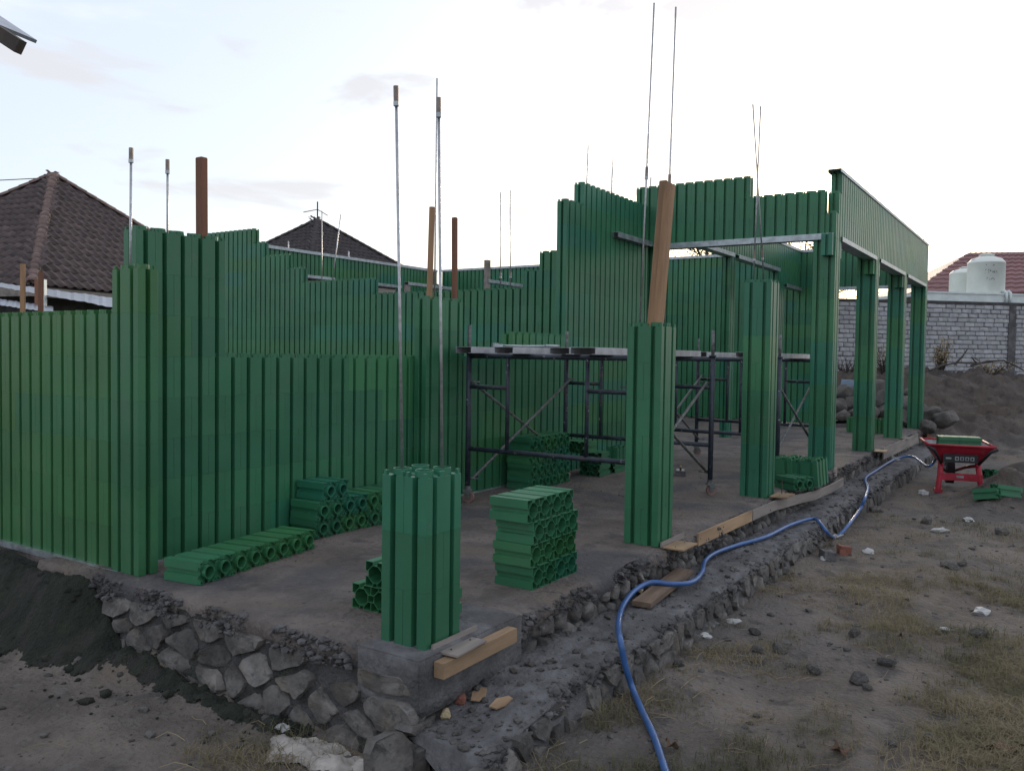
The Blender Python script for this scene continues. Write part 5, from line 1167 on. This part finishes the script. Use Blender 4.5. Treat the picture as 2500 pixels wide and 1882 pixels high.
bm = bmesh.new(); bmesh.ops.create_icosphere(bm, subdivisions=1, radius=.5); ico_v = [v.co.copy() for v in bm.verts]; ico_f = [tuple(v.index for v in f.verts) for f in bm.faces]; bm.free()
PV = []; PF = []
def pebble(x, y, z, s):
    o = len(PV); q = Vector((rg.uniform(0, 9), rg.uniform(0, 9), 0)); a = rg.uniform(0, 6.3); ca, sa = math.cos(a), math.sin(a); ex = rg.uniform(.8, 1.5)
    for v in ico_v:
        w = v * (1 + .5 * noise.noise(v * 2 + q)); w = Vector((w.x * ex, w.y, w.z * .6)); PV.append((x + s * (w.x * ca - w.y * sa), y + s * (w.x * sa + w.y * ca), z + s * (w.z + .1)))
    PF.extend(tuple(i + o for i in f) for f in ico_f)
for _ in range(6500):
    x = rg.uniform(-1.6, 9) ** 1.0; y = rg.uniform(-3, 2.2)
    if x > -.15 and y > -.45: continue
    if rg.random() < x / 12: continue
    s = min(.05, .006 * math.exp(rg.expovariate(1.6))); pebble(x, y, ground_z(x, y), s)
for _ in range(900):
    x = -.1 + 9 * rg.random() ** 1.7; t = rg.random(); pebble(x, .0 + (ledge_front(x)) * t, ledge_z(x, t), min(.04, .007 * math.exp(rg.expovariate(1.5))))
m = bpy.data.meshes.new('gravel'); m.from_pydata(PV, [], PF); m.materials.append(M_STONE); tag(link('gravel', m), 'loose gravel and crumbs of mortar on soil and ledge', 'gravel', kind='stuff')
PV = []; PF = []
for _ in range(500):
    x = rg.uniform(0, 6); y = rg.uniform(0.0, 2.1); pebble(x, y, .0, min(.014, .003 * math.exp(rg.expovariate(1.6))))
m = bpy.data.meshes.new('crumbs'); m.from_pydata(PV, [], PF); m.materials.append(M_CEM); tag(link('floor_crumbs', m), 'small mortar crumbs scattered on the slab', 'crumbs', kind='stuff')
# broken cement crust along the slab and ledge edges
PV = []; PF = []
def crumb(lo, hi): return min(hi, lo * math.exp(rg.expovariate(1.7)))
for _ in range(2600):
    y = .3 + 1.9 * rg.random(); t = rg.random()
    if noise.noise(Vector((y * 4, 1, 2))) + rg.uniform(-.3, .5) > .1: pebble(-.088 + edge_noise(y, 1.3) * 2 - .022 * t + rg.gauss(0, .007), y, -.014 - .10 * t ** 1.3, crumb(.006, .045))
for _ in range(5200):
    x = .66 + 9 * rg.random() ** 1.5; t = rg.random(); 
    if noise.noise(Vector((x * 3, 1, 9))) + rg.uniform(-.3, .5) > .05: pebble(x, -.038 + edge_noise(x, 7.7) * 2 - .012 * t + rg.gauss(0, .006), -.02 - .09 * t ** 1.2, crumb(.006, .045) * (1 + x * .04))
for _ in range(5200):
    x = -.1 + 10 * rg.random() ** 1.5; t = rg.random(); 
    if noise.noise(Vector((x * 3, 5, 9))) + rg.uniform(-.3, .5) > .05: pebble(x, ledge_front(x) + .03 * (1 - t) + rg.gauss(0, .012), ledge_z(x, 1) - .008 - .07 * t ** 1.5, crumb(.007, .05) * (1 + x * .04))
m = bpy.data.meshes.new('cement_crust'); m.from_pydata(PV, [], PF); m.materials.append(M_CRUST); tag(link('cement_crust', m), 'crumbling cement crust along the slab and ledge edges', 'cement', kind='stuff')
# moss sheet over the earth bank and down the plinth foot
vs = []; fs = []; ids = {}
mxs = np.arange(-.75, -.03, .016); mys = np.arange(.1, 5.2, .018)
def mossy(x, y):
    c = sstep(-.54, -.30, x + .1 * fbm(x * 4, y * 4, 3)) * sstep(1.55, 2.2, y + .3 * fbm(x * 3, y * 3, 6)); e = .85 * math.exp(-((x + .21) / .075) ** 2) * sstep(.25, .6, y)
    return max(c, e) + .35 * fbm(x * 7, y * 7, 2) - .42
for j, y in enumerate(mys):
    for i, x in enumerate(mxs):
        k = mossy(x, y); ids[i, j] = (len(vs), k)
        vs.append((x, y, ground_z(x, y) + min(.022, max(-.02, k * .05)) + .012 * noise.noise(Vector((x * 22, y * 22, 1))) + .010 * noise.noise(Vector((x * 60, y * 60, 4)))))
for j in range(len(mys) - 1):
    for i in range(len(mxs) - 1):
        if ids[i, j][1] > -.05: fs.append((ids[i, j][0], ids[i + 1, j][0], ids[i + 1, j + 1][0], ids[i, j + 1][0]))
m = bpy.data.meshes.new('moss'); m.from_pydata(vs, [], fs); m.materials.append(M_MOSS); m.polygons.foreach_set('use_smooth', [True] * len(m.polygons)); tag(link('moss', m), 'dark moss covering the earth bank below the low wall', 'moss', kind='stuff')
gv = []; gf = []
for _ in range(16000):
    y = .2 + 4.4 * rg.random(); x = rg.uniform(-.7, -.05)
    if rg.random() > mossy(x, y) * 1.8: continue
    blade(x, y, ground_z(x, y) + .004, rg.uniform(.008, .03), rg.uniform(.1, .9), rg.uniform(0, 6.3), rg.uniform(.0012, .0024))
PV = []; PF = []
for _ in range(900):
    y = .3 + 4.2 * rg.random(); x = rg.uniform(-.62, -.1)
    if rg.random() < mossy(x, y) + .5: pebble(x, y, ground_z(x, y) + .002, min(.06, .01 * math.exp(rg.expovariate(1.8))))
m = bpy.data.meshes.new('clods'); m.from_pydata(PV, [], PF); m.materials.append(M_MOSS); m.polygons.foreach_set('use_smooth', [True] * len(m.polygons)); tag(link('soil_clods', m), 'dark soil clods and pebbles on the mossy bank', 'soil', kind='stuff')
m = bpy.data.meshes.new('moss_shoots'); m.from_pydata(gv, [], gf); m.materials.append(M_MOSSB); tag(link('moss_shoots', m), 'tiny dark shoots growing in the moss of the bank', 'moss', kind='stuff')
